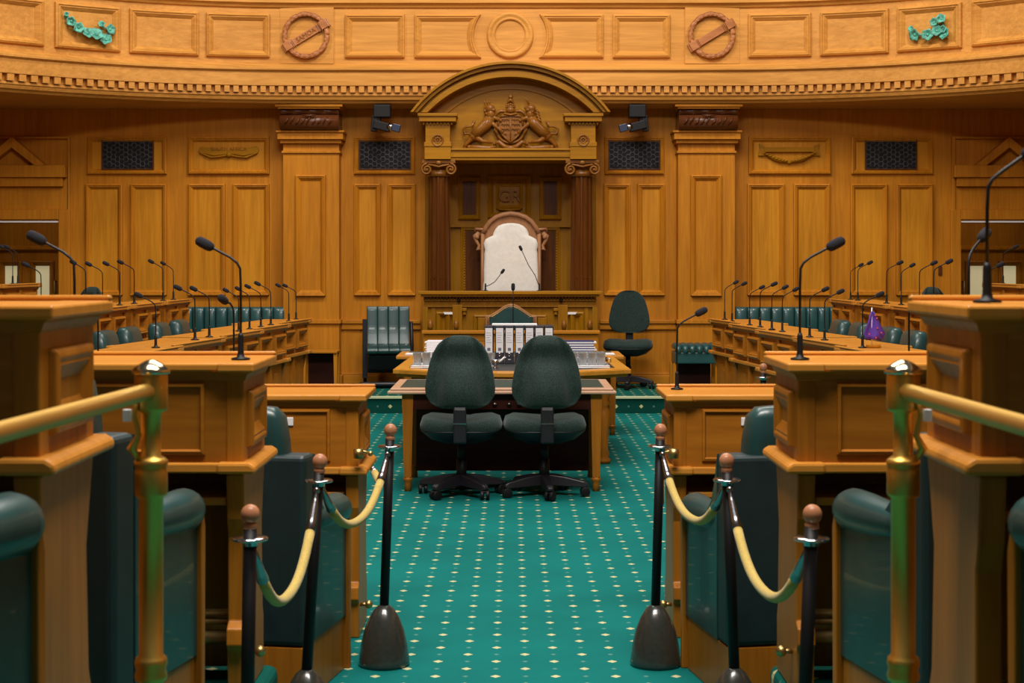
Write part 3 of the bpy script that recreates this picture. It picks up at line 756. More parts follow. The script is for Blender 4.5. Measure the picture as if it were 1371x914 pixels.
# ------------------------------------------------------------------ the dais desk
dx = XP(683, 18.1)
da = thing('speaker_dais', 'wide carved oak dais desk in front of the throne', 'desk', (dx, 18.05, PZ))
def dz(y, d=18.05): return ZP(y, d)-PZ
m = MB(); m.box(-1.03, 1.03, -.10, .27, dz(394), dz(389.5)); m.box(-1.0, 1.0, -.07, .27, dz(397), dz(394)); m.build('top', WC, da, bevel=.006)
m = MB(); m.box(-.965, .965, 0, .25, 0.0, dz(397)); 
fmd = lambda x, z, h: (x, -h, z)
def dxp(x): return (x-683)*18.05/F
m.box(-.97, .97, -.03, 0, dz(411), dz(409)); m.box(-.97, .97, -.02, 0, dz(403), dz(400))
for s in (-1, 1):
    for a, b in ((617, 611.5), (574, 566)):
        pass
    def bxs(a, b, y0, y1, c_, d_):
        xa, xb = dxp(683+s*(a-683)), dxp(683+s*(b-683)); m.box(min(xa, xb), max(xa, xb), y0, y1, dz(c_), dz(d_))
    bxs(566, 573, -.03, 0, 560, 411); bxs(606, 619, -.05, 0, 560, 408); bxs(578, 583, -.015, 0, 560, 411)
    xa, xb = sorted((dxp(683+s*(584-683)), dxp(683+s*(603-683)))); m.frame(xa, xb, .1, dz(417), PROF, fmd)
    xa, xb = sorted((dxp(683+s*(634-683)), dxp(683+s*(652-683)))); m.frame(xa, xb, .1, dz(421), PROF, fmd); m.box(min(xa, xb)+.05, max(xa, xb), -.05, 0, .1, dz(425))
    bxs(619, 625, -.07, 0, 416, 412); bxs(620, 624, -.055, 0, 421, 416)
m.build('body', WCZ, da, bevel=.004)
m = MB(); k = -.97
while k < .97: m.box(k, k+.018, -.055, -.0, dz(399.5), dz(397)); k += .036
m.build('egg_moulding', WR, da)
for s in (-1, 1):
    for q in (573.5, 608): 
        m = MB(); x = dxp(683+s*(q-683+3)); m.tube([(x, -.05, dz(428)), (x, -.06, dz(436)), (x, -.05, dz(445))], [.02, .03, .01], 8); m.build('carved_drop', WCARVE, da)
for s in (-1, 1):
    x = dxp(683+s*(601.5-683-0)); m = MB(); m.prism([(x-.065, dz(417.5)), (x+.065, dz(417.5)), (x+.05, dz(420.5)), (x-.05, dz(420.5))], -.045, -.02); m.build('sill_highlight', WHITE, da)  # white shape paints the highlight on the panel sill
for q in (614.5, 751): MB().ball((dxp(q), -.035, dz(402)), .02, 8, 6).build('speaker_knob', BLKM, da)

# clerk's low screen, clerk chair
cs = thing('clerk_screen', 'low oak screen desk standing before the carved dais', 'desk', (XP(684, 17.4), 17.34, PZ))
hw = 117*17.3/F; m = MB(); m.box(-hw, hw, 0, .04, 0, ZP(447, 17.3)-PZ)
for k in range(5):
    m.box(-hw+.03, hw-.03, -.006, 0, .12+k*.12, .125+k*.12)
m.build('panel', WX, cs); m = MB(); m.box(-hw-.02, hw+.02, -.035, .10, ZP(447, 17.3)-PZ, ZP(442.5, 17.3)-PZ); m.build('top_rail', WX, cs, bevel=.006)
cc = thing('clerk_armchair', 'camel-backed wooden armchair in buttoned green leather before the dais', 'chair', (XP(684.5, 17.68), 17.72, PZ), PI)
k = 17.7/F
sh = [(-35, 24), (-35, 3), (-28, 2), (-20, -3), (-10, -10), (-4, -12.5), (0, -13), (4, -12.5), (10, -10), (20, -3), (28, 2), (35, 3), (35, 24)]
zt = ZP(420, 17.7)-PZ
def cam_(sc_, y0, y1, mat, nm, low):
    pts = [(x*k*sc_, zt-(y*k*sc_)-(1-sc_)*.10) for x, y in sh]; pts[0] = (pts[0][0], low); pts[-1] = (pts[-1][0], low)
    m = MB(); m.prism(pts, y0, y1); return m.build(nm, mat, cc, bevel=.012)
cam_(1.0, .18-.42, .24-.42, WTH, 'back_frame', .45); cam_(.84, .225-.42, .27-.42, LEA, 'back_cushion', .5)
m = MB(); m.tube([(x*k*.9, -.148, zt-y*k*.9-.02) for x, y in sh], .004, 6); [m.ball(((x*k*.9), -.15, zt-y*k*.9-.02), .007, 6, 4) for x, y in [(sh[i][0]+(sh[i+1][0]-sh[i][0])*t/4, sh[i][1]+(sh[i+1][1]-sh[i][1])*t/4) for i in range(len(sh)-1) for t in range(4)]]
m.build('stud_trim', BRASSD, cc)
MB().box(-.27, .27, -.22, .24, .38, .50).build('seat', LEAF_, cc, bevel=.03)
for s in (-1, 1):
    MB().box(s*.29-.03, s*.29+.03, -.2, .2, .62, .67).build('armrest', WTH, cc, bevel=.012)
    for y in (-.2, .2): MB().box(s*.27-.025, s*.27+.025, y-.025, y+.025, 0, .62 if y > 0 else .45).build('leg', WTH, cc, bevel=.005)

# ------------------------------------------------------------------ microphones
def mic_thing(label, loc, rz, sc_=1.0, group='gooseneck desk microphones', straight=False, h=.29, reach=.12, rise=.08, proto={}):
    key = (straight, h, reach, rise)
    if key in proto:
        c = dup(proto[key], loc, rz, label, group=group); c.scale = (sc_,)*3; return c
    t = thing('desk_microphone', label, 'microphone', loc, rz, group); proto[key] = t; t.scale = (sc_,)*3
    m = MB(); m.lathe([(.030, 0), (.030, .005), (.013, .009), (.010, .02), (.009, .075), (.006, .085)], n=14); m.build('base', BLKM, t)
    if straight: pts = [(0, 0, .05), (reach*.25, 0, h*.5), (reach*.6, 0, h*.8), (reach, 0, h+rise)]
    else:
        pts = [(0, 0, .05), (0, 0, h*.8), (.002, 0, h), (.012, 0, h+.018), (.035, 0, h+.036), (reach*.72, 0, h+rise*.78), (reach*.8, 0, h+rise*.84)]
    MB().tube(pts, .0042, 8).build('gooseneck', BLKM, t)
    a = Vector(pts[-2]); b = Vector(pts[-1]); d = (b-a).normalized(); e = b+d*.05
    m = MB(); m.tube([b-d*.006, b, b+d*.012, b+d*.040, b+d*.052, b+d*.058], [.007, .014, .0168, .0168, .0145, .007], 12); m.build('windscreen', FOAM, t)
    return t

# ------------------------------------------------------------------ desks (benches)
def make_desk(name, label, L, D=.40, knob=False):
    t = thing(name, label, 'desk')
    h = L/2; fr = lambda x, z, hh: (x, D+hh, z)
    m = MB(); m.box(-h+.05, h-.05, .004, D-.012, .735, 1.0)
    m.frame(-h+.12, h-.12, .76, .985, [(0, 0), (.003, .008), (.012, .010), (.018, 0)], lambda x, z, hh: (x, .004-hh, z))
    n = max(2, round(L/.65))
    for k in range(n):
        a = -h+.07+(L-.14)*k/n; b = -h+.07+(L-.14)*(k+1)/n
        m.frame(a+.05, b-.05, .775, .97, PROF, lambda x, z, hh: (x, D-.012+hh, z)); m.box(b-.03, b+.03, D-.012, D+.006, .74, 1.0) if k < n-1 else None
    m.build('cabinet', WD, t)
    m = MB()                                 # top with proud ends and a raised lip
    m.box(-h-.028, h+.028, -.022, D+.03, 1.020, 1.045)
    for s in (-1, 1): m.box(min(s*(h+.036), s*(h-.078)), max(s*(h+.036), s*(h-.078)), -.034, D+.036, 1.018, 1.046)
    m.box(-h-.035, h+.035, D+.005, D+.035, 1.045, 1.058)
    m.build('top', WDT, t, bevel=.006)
    m = MB()                                 # cove moulding below the top
    m.prism([(-.002, .994), (-.006, 1.0), (-.010, 1.012), (-.018, 1.021), (D+.024, 1.021), (D+.014, 1.012), (D+.008, 1.0), (D+.002, .994)], -h+.05, h-.05, 'x')
    for s in (-1, 1):
        rs = [[(s*(h+o), -o, z), (s*(h+o), D+o, z), (s*(h-.07-o), D+o, z), (s*(h-.07-o), -o, z)] for o, z in ((.001, .99), (.005, .994), (.007, 1.0), (.012, 1.010), (.022, 1.017), (.026, 1.020))]
        m.rings(rs, True, False)
    m.build('cove_moulding', WD, t)
    m = MB()
    m.box(-h+.06, h-.06, -.012, .02, .705, .737); m.box(-h+.06, h-.06, D-.02, D+.025, .705, .737); m.build('rail', WDT, t, bevel=.006)
    for s in (-1, 1):
        m = MB(); x0, x1 = sorted((s*h, s*(h-.055)))
        m.box(x0, x1, 0, D, .70, 1.0)
        low = [(.03, 0), (D-.02, 0), (D-.02, .18), (D-.04, .22), (D-.06, .50), (D-.02, .64), (D, .70), (0, .70), (.015, .56), (.035, .50), (.035, .24), (.005, .22), (.0, .17), (.02, .15)]
        m.prism(low, x0, x1, 'x')
        m.frame(.06, D-.06, .775, .955, PROF, lambda a, z, hh, s=s: (s*(h+hh*.45), a, z))
        m.prism([(.02, .0), (.38, .0)], 0, 0, 'x') if False else None
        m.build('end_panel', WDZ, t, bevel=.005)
        m = MB(); y0, y1 = -.035, D+.035
        xa, xb = sorted((s*(h+.04), s*(h-.08))); m.prism([(xa, .705), (xb, .705), (xb, .728), (xb-(.02 if s > 0 else 0), .74), (xa+(.02 if s < 0 else 0), .74), (xa, .728)], y0, y1, 'y')
        m.build('end_ledge', WDT, t, bevel=.009)
    m = MB(); m.box(-h+.06, h-.06, .03, D-.05, .60, .625); m.build('shelf', WDT, t, bevel=.005)
    m = MB(); m.box(-h+.06, h-.06, D-.07, D-.03, .02, .705)
    for k in range(n):
        a = -h+.07+(L-.14)*k/n; b = -h+.07+(L-.14)*(k+1)/n
        m.prism([(a+.05, .05), (b-.05, .05), (b-.05, .50), (b-.10, .50), (b-.10, .56), (b-.16, .56), (b-.16, .62), (a+.16, .62), (a+.16, .56), (a+.10, .56), (a+.10, .50), (a+.05, .50)], D-.03, D-.015)
        m.box(b-.035, b+.035, D-.03, D, .02, .705) if k < n-1 else None
    m.build('front_panel', WDZ, t)
    m = MB(); m.box(-h+.056, h-.056, .10, .12, .19, .26); m.tube([(-h+.056, .09, .175), (h-.056, .09, .175)], .022, 12); m.tube([(-h+.056, .09, .225), (h-.056, .09, .225)], .009, 8); m.tube([(-h+.056, .09, .25), (h-.056, .09, .25)], .007, 8)
    m.build('brass_foot_rail', BRASSD, t)
    if knob:
        for s in (-1, 1):
            m = MB(); m.tube([(s*h, .10, .13), (s*(h+.03), .10, .13)], .008, 8); m.ball((s*(h+.035), .10, .13), .018, 10, 8); m.build('door_stop', BRASSD, t)
    return t
near = make_desk('bench_desk', 'low oak desk end at floor level beside the left-hand rope posts', 1.45, .42, True)
near['group'] = 'oak bench desks'
near.location = (-.655-.725, 6.85, 0)
dup(near, (.69+.725, 6.85, 0), 0, 'low oak desk end at floor level with a microphone, right-hand side')
dup(near, (-.83-.725, 4.97, .25), 0, 'middle-tier oak desk end behind the left brass post')
dup(near, (.885+.725, 4.97, .25), 0, 'middle-tier oak desk end behind the right brass post')
dup(near, (-.953-.725, 3.24, .472), 0, 'topmost oak desk end nearest the camera, cut by left frame edge')
dup(near, (.945+.725, 3.24, .472), 0, 'topmost oak desk end nearest the camera, under the tall microphones')
XL = [2.06, 2.08, 2.12, 2.19, 2.24]
YE = [16.25, 14.88, 13.52, 12.1, 10.80]
side = make_desk('bench_desk', 'farthest oak floor-level desk of the left bank', 1.13, .42)
side['group'] = 'oak bench desks'
first = True
ORD = ['farthest', 'second farthest', 'middle', 'second nearest', 'nearest']
for sgn, nm in ((-1, 'left'), (1, 'right')):
    for i in range(5):
        x = (XL[i]-(0 if sgn < 0 else .04)); lab = '%s of the five oak floor-level desks in the %s bank' % (ORD[i], nm)
        # local +y must face the centre
        th_ = .11; rz = sgn*(PI/2+th_); q_ = Matrix.Rotation(rz, 3, 'Z') @ Vector((sgn*.565, .42, 0))
        loc = (-q_.x+sgn*x, YE[i]-.05-q_.y, 0)
        if first: side.location = loc; side.rotation_euler = (0, 0, rz); side['label'] = lab; first = False
        else: dup(side, loc, rz, lab)
    for i, ye in enumerate((16.72, 15.37, 14.02, 12.67)):
        dup(side, (sgn*(3.35+.42-(0 if sgn < 0 else .03)), ye-.65, .19), sgn*PI/2, '%s oak desk of the raised second row, %s bank' % (['rearmost', 'third', 'second', 'front'][i], nm))
    for i, ye in enumerate((16.1, 14.7)):
        dup(side, (sgn*(4.72+.42), ye-.69, .36), sgn*PI/2, '%s oak desk of the top row by the %s doorway' % (['farther', 'nearer'][i], nm))
# hidden curve of the benches
dup(side, (-2.52, 8.35, 0), -1.2, 'oak desk at the bend of the left bank, behind the near desks')
dup(side, (2.50, 8.35, 0), 1.2, 'oak desk at the bend of the right bank, behind the near desks')

# ------------------------------------------------------------------ bench armchairs
def make_armchair():
    t = thing('bench_armchair', 'x', 'chair')
    m = MB(); m.box(-.318, .318, -.28, -.15, .21, .905); m.build('back', LEA_SHADE, t, bevel=.02, seg=3)
    rs = []
    for z, w_, y0, y1 in ((.46, .21, -.20, -.10), (.50, .23, -.225, -.075), (.7, .235, -.25, -.09), (.95, .23, -.275, -.13), (1.04, .22, -.28, -.15), (1.075, .19, -.265, -.175), (1.082, .12, -.24, -.20)):
        ring = []
        for k in range(28):
            a = 2*PI*k/28; ca, sa = math.cos(a), math.sin(a)
            ring.append((w_*math.copysign(abs(ca)**.35, ca), (y0+y1)/2+(y1-y0)/2*math.copysign(abs(sa)**.45, sa), z))
        rs.append(ring)
    m = MB(); m.rings(rs); m.build('head_pad', LEA, t)
    for s in (-1, 1):
        m = MB(); x0, x1 = sorted((s*.255, s*.318))
        prof = [(-.15, .21), (.27, .21), (.27, .66), (.10, .655), (-.02, .67), (-.08, .72), (-.12, .80), (-.145, .88), (-.15, .90)]
        m.prism(prof, x0, x1, 'x'); m.build('arm', LEA, t, bevel=.012, seg=2)
        m = MB(); pts = [(s*.284, y, z) for y, z in ((-.13, .66), (-.06, .645), (.05, .64), (.16, .638), (.25, .636), (.285, .636), (.30, .636))]
        m.tube(pts, [.035, .048, .056, .062, .064, .054, .02], 18); m.build('arm_roll', LEA, t)
        m = MB(); m.prism([(.27, 0), (.295, 0), (.30, .58), (.285, .64), (.27, .64)], s*.318-.014, s*.318+.014, 'x')
        m.build('arm_facing', WDZ, t, bevel=.004)
    m = MB(); m.box(-.252, .252, -.15, .27, .34, .47); m.build('seat_cushion', LEA, t, bevel=.035, seg=3)
    m = MB(); m.box(-.312, .312, -.275, .265, 0, .208); m.build('wooden_base', WDZ, t, bevel=.004)
    return t
ac = make_armchair(); ac['group'] = 'green leather bench armchairs'
def seat(x, y, z, rz, label, first=[True]):
    if first[0]: ac.location = (x, y, z); ac.rotation_euler = (0, 0, rz); ac['label'] = label; first[0] = False
    else: dup(ac, (x, y, z), rz, label)
def endseat(sgn, xf, yf, z, tilt, label, label2):
    """front outer corner of the arm facing the aisle at (xf, yf)"""
    c, s_ = math.cos(tilt), math.sin(tilt); lx, ly = -sgn*.318, .285
    x = xf-(c*lx-s_*ly); y = yf-(s_*lx+c*ly)
    seat(x, y, z, tilt, label)
    seat(x+sgn*.80, y+.03, z, tilt*.25, label2)
endseat(-1, -.655, 6.38, 0, -.17, 'green leather armchair at floor level behind the left rope', 'green leather armchair next in from the left rope armchair')
endseat(1, .685, 6.38, 0, .17, 'green leather armchair at floor level behind the right rope', 'green leather armchair next in from the right rope armchair')
endseat(-1, -.915, 4.70, .25, -.20, 'green leather armchair directly behind the left brass post', 'leather armchair with shaded back beyond the left brass post seat')
endseat(1, .955, 4.70, .25, .20, 'green leather armchair directly behind the right brass post', 'leather armchair with shaded back beyond the right brass post seat')
seat(-1.275, 2.84, .472, -.20, 'nearest green leather armchair, cut by the left frame edge')
seat(1.33, 2.84, .472, .20, 'nearest green leather armchair, cut by the right frame edge')
for sgn, nm in ((-1, 'left'), (1, 'right')):
    for i, d in enumerate((10.9, 11.66, 12.62, 13.38, 14.35, 15.11)):
        seat(sgn*((3.02, 3.02, 2.99, 2.98, 2.94, 2.92)[i]-(0 if sgn < 0 else .04)), d, 0, sgn*PI/2, 'leather bench armchair, %s from the near end of the %s bank' % (['first', 'second', 'third', 'fourth', 'fifth', 'sixth'][i], nm))
    

# long tufted wall benches
def wallbench(x0, x1, label):
    t = thing('wall_bench', label, 'bench', ((x0+x1)/2, 18.75, PZ), 0, 'long tufted wall benches'); h = (x1-x0)/2
    m = MB(); n = 9; w_ = 2*h/n
    for k in range(n):
        c = -h+w_*(k+.5); rs = []
        for z, th_ in ((.40, .05), (.45, .10), (.75, .11), (.86, .10), (.905, .07), (.92, .03)):
            rs.append([(c+w_*.495*math.copysign(abs(math.cos(a))**.5, math.cos(a)), .25-th_*.6*math.copysign(abs(math.sin(a))**.6, math.sin(a)), z) for a in [2*PI*q/20 for q in range(20)]])
        m.rings(rs)
    m.build('channelled_back', LEAF_, t)
    m = MB(); m.box(-h, h, -.25, .2, .32, .46); m.build('seat_cushion', LEAF_, t, bevel=.04, seg=3)
    m = MB(); m.box(-h+.02, h-.02, -.2, .3, 0.0, .32); m.build('plinth', WDZ, t)
wallbench(XP(236, 18.7), XP(377, 18.7), 'long tufted green leather bench against the wall behind left desks')
wallbench(XP(989, 18.7), XP(1133, 18.7), 'long tufted green leather bench against the wall behind right desks')

# small table at wall (left), upholstered stool bench (right)
t = thing('side_table', 'small oak side table by the wall beyond the left desks', 'table', (XP(430, 18.6), 18.6, PZ))
m = MB(); m.box(-.20, .20, -.16, .2, .40, .425); m.build('table_top', WX, t, bevel=.005)
for sx in (-1, 1):
    for sy in (-.12, .16): MB().prism([(sx*.18-.022, .40), (sx*.18+.022, .40), (sx*.18+.014, 0), (sx*.18-.014, 0)], sy-.02, sy+.02).build('leg', WZ, t)
MB().box(-.165, .165, .12, .14, .0, .40).build('recess_shade', WMOD, t)  # dark sheet stands for the shaded recess under the table top
t = thing('upholstered_bench', 'short green leather stool bench by the wall beyond the right desks', 'bench', (XP(930, 18.3), 18.35, PZ))
m = MB(); n = 6; 
for k in range(n):
    c = -.24+.08*(k+.5); m.tube([(c, -.22, .42), (c, -.19, .475), (c, 0, .49), (c, .2, .48)], [.03, .042, .044, .04], 10)
m.build('tufted_seat', LEAF_, t)
MB().box(-.24, .24, -.22, .2, .30, .43).build('seat_box', LEAF_, t, bevel=.012)
for sx in (-1, 1):
    for sy in (-.18, .18): MB().box(sx*.24-.02, sx*.24+.02, sy-.02, sy+.02, 0, .30).build('leg', WZ, t)
MB().box(-.2, .2, .1, .12, 0, .3).build('recess_shade', WMOD, t)  # dark sheet paints the shade in the gap below the seat

# ------------------------------------------------------------------ office chairs
def make_office():
    t = thing('office_chair', 'x', 'chair')
    # backrest: local -y side is its rear
    prof = [(.624, .10), (.634, .150), (.660, .200), (.715, .234), (.77, .239), (.85, .228), (.93, .209), (1.00, .186), (1.06, .152), (1.10, .105), (1.12, .05)]
    rs = []; fine = []
    for (z0, w0), (z1, w1) in zip(prof, prof[1:]):
        for q in range(3): fine.append((z0+(z1-z0)*q/3, w0+(w1-w0)*q/3))
    fine.append(prof[-1])
    for i, (z, w_) in enumerate(fine):
        u = i/(len(fine)-1); zz = (z-.62)/.5; n = 64; ring = []; thk = .038*math.sin(PI*min(max(u, .10), .90))**.5
        yc = -.285+.05*(u-.35)**2*2
        for k in range(n):
            a = 2*PI*k/n; ca, sa = math.cos(a), math.sin(a); x = w_*math.copysign(abs(ca)**.75, ca)
            y = yc+thk*math.copysign(abs(sa)**.8, sa)+.20*x*x*2
            if sa < 0:   # moulded rear: raised lumbar wedge widening downwards
                wd = .06+.13*(1-u); q = abs(x)/wd
                y += (.050*math.exp(-((zz-.70)/.13)**2)-.030*math.exp(-((zz-.25)/.22)**2))*max(0, 1-(abs(x)/w_)**3)*max(0, -sa)**.3
                y -= .045*max(0, 1-q*q)*(1-u*.95)*min(1, 4*u); y += .075*math.exp(-((q-1.2)/.33)**2)*(1-u*.8)*min(1, 5*u)*max(0, 1-(abs(x)/w_)**4)
            ring.append((x, y, z))
        rs.append(ring)
    m = MB(); m.rings(rs); o = m.build('backrest', FAB, t); sb = o.modifiers.new('s', 'SUBSURF'); sb.levels = 1; sb.render_levels = 2
    rs = []
    for z, w_, l_ in ((.435, .20, .18), (.45, .26, .23), (.47, .283, .25), (.50, .285, .25), (.525, .27, .24), (.545, .22, .19), (.542, .10, .1)):
        rs.append([(w_*math.copysign(abs(math.cos(a))**.55, math.cos(a)), .0+l_*math.copysign(abs(math.sin(a))**.55, math.sin(a)), z+(.022*(abs(math.cos(a))) if z > .5 else 0)) for a in [2*PI*q/36 for q in range(36)]])
    m = MB(); m.rings(rs); m.build('seat', FAB, t)
    rs = [[(w_*math.copysign(abs(math.cos(a))**.55, math.cos(a)), l_*math.copysign(abs(math.sin(a))**.55, math.sin(a)), z) for a in [2*PI*q/36 for q in range(36)]] for z, w_, l_ in ((.37, .12, .12), (.40, .21, .19), (.455, .275, .243), (.462, .279, .246), (.466, .27, .24))]
    MB().rings(rs).build('seat_shell', BLK, t)
    m = MB(); m.prism([(-.345, .40), (-.345, .62), (-.32, .66), (-.30, .66), (-.305, .62), (-.305, .44), (-.10, .42), (-.10, .38), (-.30, .385)], -.043, .043, 'x'); m.build('back_bracket', BLK, t, bevel=.008)
    MB().box(-.043, .043, -.350, -.345, .525, .532).build('bracket_seam', CHR, t)
    m = MB(); m.tube([(0, 0, .38), (0, 0, .24)], .028, 16); m.tube([(0, 0, .25), (0, 0, .09)], .036, 16); m.build('gas_column', BLKM, t)
    m = MB(); m.lathe([(.05, .075), (.055, .09), (.055, .13), (.04, .15)], n=16)
    for k in range(5):
        a = math.radians(-54+72*k+ (0)); c, s = math.cos(a), math.sin(a)
        rs = []
        for r, w_, z0, z1 in ((.03, .040, .075, .15), (.15, .034, .07, .135), (.28, .027, .065, .105), (.305, .02, .07, .09)):
            rs.append([(c*r-s*w_, s*r+c*w_, z0), (c*r+s*w_, s*r-c*w_, z0), (c*r+s*w_*.8, s*r-c*w_*.8, z1), (c*r-s*w_*.8, s*r+c*w_*.8, z1)])
        m.rings(rs, True, False)
    m.build('star_base', BLK, t, bevel=.006)
    for k in range(5):
        a = math.radians(-54+72*k); c, s = math.cos(a)*.285, math.sin(a)*.285; m = MB(); b = a+.9*(k+1)
        dx_, dy_ = math.cos(b), math.sin(b)
        for q in (-1, 1):
            m.tube([(c+dx_*q*.008, s+dy_*q*.008, .034), (c+dx_*q*.030, s+dy_*q*.030, .034)], .034, 16)
        m.tube([(c, s, .045), (c, s, .08)], .009, 8); m.box(c-.02, c+.02, s-.02, s+.02, .05, .063); m.build('caster', BLKM, t, bevel=.003)
    return t
oc = make_office(); oc['group'] = 'green office chairs'; oc.location = (XP(617.5, 11.1), 11.14, 0); oc['label'] = 'green fabric office chair at the writing table, left of the pair'
oc2 = dup(oc, (XP(729, 11.1), 11.14, 0), .04, 'green fabric office chair at the writing table, right of the pair')
for ch in [q for q in bpy.data.objects if q.parent == oc2 and q.name.split('.')[0] in ('star_base', 'caster')]: ch.rotation_euler = (0, 0, -.55)
dup(oc, (XP(841, 18.45), 18.45, PZ), PI-.12, 'green office chair against the wall, facing the camera')

for sgn, nm in ((-1, 'left'), (1, 'right')):
    dup(oc, (sgn*4.07, 16.4, .19), sgn*.67, 'office chair back showing dark above the second-row desks, %s bank' % nm).scale = (1.06,)*3
# folding-back green chair by the wall
t = thing('tilt_chair', 'green leather chair with black frame against the wall beside the dais', 'chair', (XP(520, 18.6), 18.62, PZ), PI+.10)
m = MB(); n = 4
for k in range(n):
    c = -.25+.125*(k+.5); rs = []
    for z, y in ((.48, -.12), (.50, -.145), (.72, -.17), (.88, -.20), (.925, -.205), (.93, -.21)):
        rs.append([(c+.0625*math.copysign(abs(math.cos(a))**.2, math.cos(a)), y+.034*math.copysign(abs(math.sin(a))**.22, math.sin(a)), z) for a in [2*PI*q/20 for q in range(20)]])
    m.rings(rs)
m.build('backrest', LEA, t)
m = MB()
for k in range(n):
    c = -.25+.125*(k+.5); m.rings([[(c+.0625*math.copysign(abs(math.cos(a))**.2, math.cos(a)), y, z+th*math.copysign(abs(math.sin(a))**.3, math.sin(a))) for a in [2*PI*q/20 for q in range(20)]] for y, z, th in ((-.16, .46, .02), (-.10, .455, .045), (.10, .45, .05), (.22, .44, .05), (.27, .43, .03), (.28, .425, .01))])
m.build('seat', LEA, t)
m = MB(); m.prism([(-.20, .40), (.22, .38), (.10, .20), (-.18, .15)], -.24, .24, 'x'); m.build('seat_underside', BLK, t, bevel=.02)
m = MB()
for s in (-1, 1): m.tube([(s*.27, -.20, .75), (s*.28, -.22, .45), (s*.27, -.16, .10), (s*.27, -.22, .03)], [.02, .022, .02, .02], 8)
m.box(.24, .30, -.28, -.10, .1, .78); m.build('side_frame', BLK, t)
m = MB(); m.box(-.28, .34, -.05, .16, .0, .05); m.tube([(-.27, .18, .045), (.33, .18, .045)], .03, 10); m.build('foot_base', BLK, t, bevel=.01)

# ------------------------------------------------------------------ tables
def panel_leg(x, y, w0, w1, h, mat, t, y2=None):
    m = MB(); m.add([(x-w0, y-w0, h), (x+w0, y-w0, h), (x+w0, y+w0, h), (x-w0, y+w0, h), (x-w1, y-w1, .10), (x+w1, y-w1, .10), (x+w1, y+w1, .10), (x-w1, y+w1, .10)],
                    [(0, 1, 2, 3), (4, 5, 6, 7), (0, 1, 5, 4), (1, 2, 6, 5), (2, 3, 7, 6), (3, 0, 4, 7)])
    m.lathe([(w1*1.0, .0), (w1*.9, .05), (w1*1.1, .07), (w1*1.35, .08), (w1*1.35, .092), (w1*.9, .10)], (x, y, 0), 16); m.build('leg', mat, t)
ta = thing('writing_table', 'front writing table with green leather top behind two office chairs', 'table', (XP(672.5, 11.7), 11.26, 0))
h = .805; m = MB()
m.add([(-h, 0, .69), (h, 0, .69), (h-.03, .95, .69), (-h+.03, .95, .69), (-h, 0, .712), (h, 0, .712), (h-.03, .95, .712), (-h+.03, .95, .712)], [(0, 1, 2, 3), (4, 5, 6, 7), (0, 1, 5, 4), (1, 2, 6, 5), (2, 3, 7, 6), (3, 0, 4, 7)])
m.box(-h+.02, h-.02, .012, .93, .71, .731)
m.build('table_top', wood('satin table edge', (.50, .30, .17), (.66, .44, .27), 'x', .3, coat=.4), ta, bevel=.008, seg=3)
MB().box(-h+.085, h-.085, .10, .87, .731, .733).build('leather_inlay', LTOP, ta)
m = MB(); m.box(-.65, .65, .06, .09, .58, .69); m.box(-.67, -.65, .09, .88, .58, .69); m.box(.65, .67, .09, .88, .58, .69); m.box(-.65, .65, .84, .87, .58, .69); m.build('apron', WMOD, ta)
m = MB(); m.box(-.64, .64, .66, .69, .07, .69); m.build('modesty_panel', WMOD, ta)
for sx in (-1, 1):
    for yy in (.09, .84): panel_leg(sx*.665, yy, .040, .026, .69, WDZ, ta)
m = MB()
for q in (-.05, .05, .12): m.ball((q, .045, .62), (.018, .02, .012), 8, 6)
m.build('drawer_pulls', CHR, ta)
tag(MB().tube([(-.55+ta.location.x, 11.35, .004), (-.45+ta.location.x, 11.2, .006), (-.3+ta.location.x, 11.5, .005), (-.15+ta.location.x, 11.42, .005), (-.05+ta.location.x, 11.6, .005)], .005, 6).build('floor_cable', BLKM), 'black cable lying on the carpet under the writing table', 'cable')

tb = thing('clerks_table', 'large golden oak table with bowed edge, carrying binders and glasses', 'table', (0, 12.45, 0))
def bowed(hw, y0, y1, bow, ch, n=16):
    pts = [(-hw+ch, y1), (-hw-.0, y0+.25+.0)]
    pts = []
    pts.append((-hw, y1)); pts.append((-hw-.03, y0+bow+.0))
    for i in range(n+1):
        u = -1+2*i/n; pts.append((u*(hw-.02), y0+bow*u*u*.95))
    pts.append((hw+.03, y0+bow)); pts.append((hw, y1)); return pts
m = MB(); m.prism(bowed(.925, .0, 2.35, .42, 0), .725, .76, 'z'); m.prism(bowed(.90, .03, 2.3, .42, 0), .700, .727, 'z'); m.prism(bowed(.915, .01, 2.33, .42, 0), .757, .766, 'z')
m.build('table_top', wood('table top golden oak', (.50, .22, .02), (.70, .34, .045), 'x', .3, coat=.35), tb, bevel=.006)
m = MB(); m.prism(bowed(.80, .14, 2.2, .38, 0), .766, .768, 'z'); m.build('leather_inlay', DKTOP, tb)
m = MB(); m.box(-.78, .78, .45, .49, .60, .70); m.box(-.78, .78, 2.1, 2.14, .60, .70); m.box(-.78, -.74, .45, 2.14, .60, .70); m.box(.74, .78, .45, 2.14, .60, .70); m.build('apron', WC, tb)
TURN = [(.05, 0), (.055, .03), (.035, .05), (.045, .08), (.032, .12), (.04, .28), (.055, .42), (.03, .46), (.055, .49), (.035, .52), (.055, .55), (.055, .70)]
for sx in (-1, 1):
    for yy in (.48, 1.25, 2.05): MB().lathe(TURN, (sx*.74, yy, 0), 20).build('turned_leg', WDZ, tb)
tc_ = thing('rear_table', 'narrow rear oak table beyond the clerks table', 'table', (XP(683, 15.3), 14.98, 0))
m = MB(); m.box(-1.065, 1.065, 0, .80, .715, .75); m.build('table_top', WDT, tc_, bevel=.008)
MB().box(-.98, .98, .07, .73, .75, .752).build('leather_inlay', LTOP, tc_)
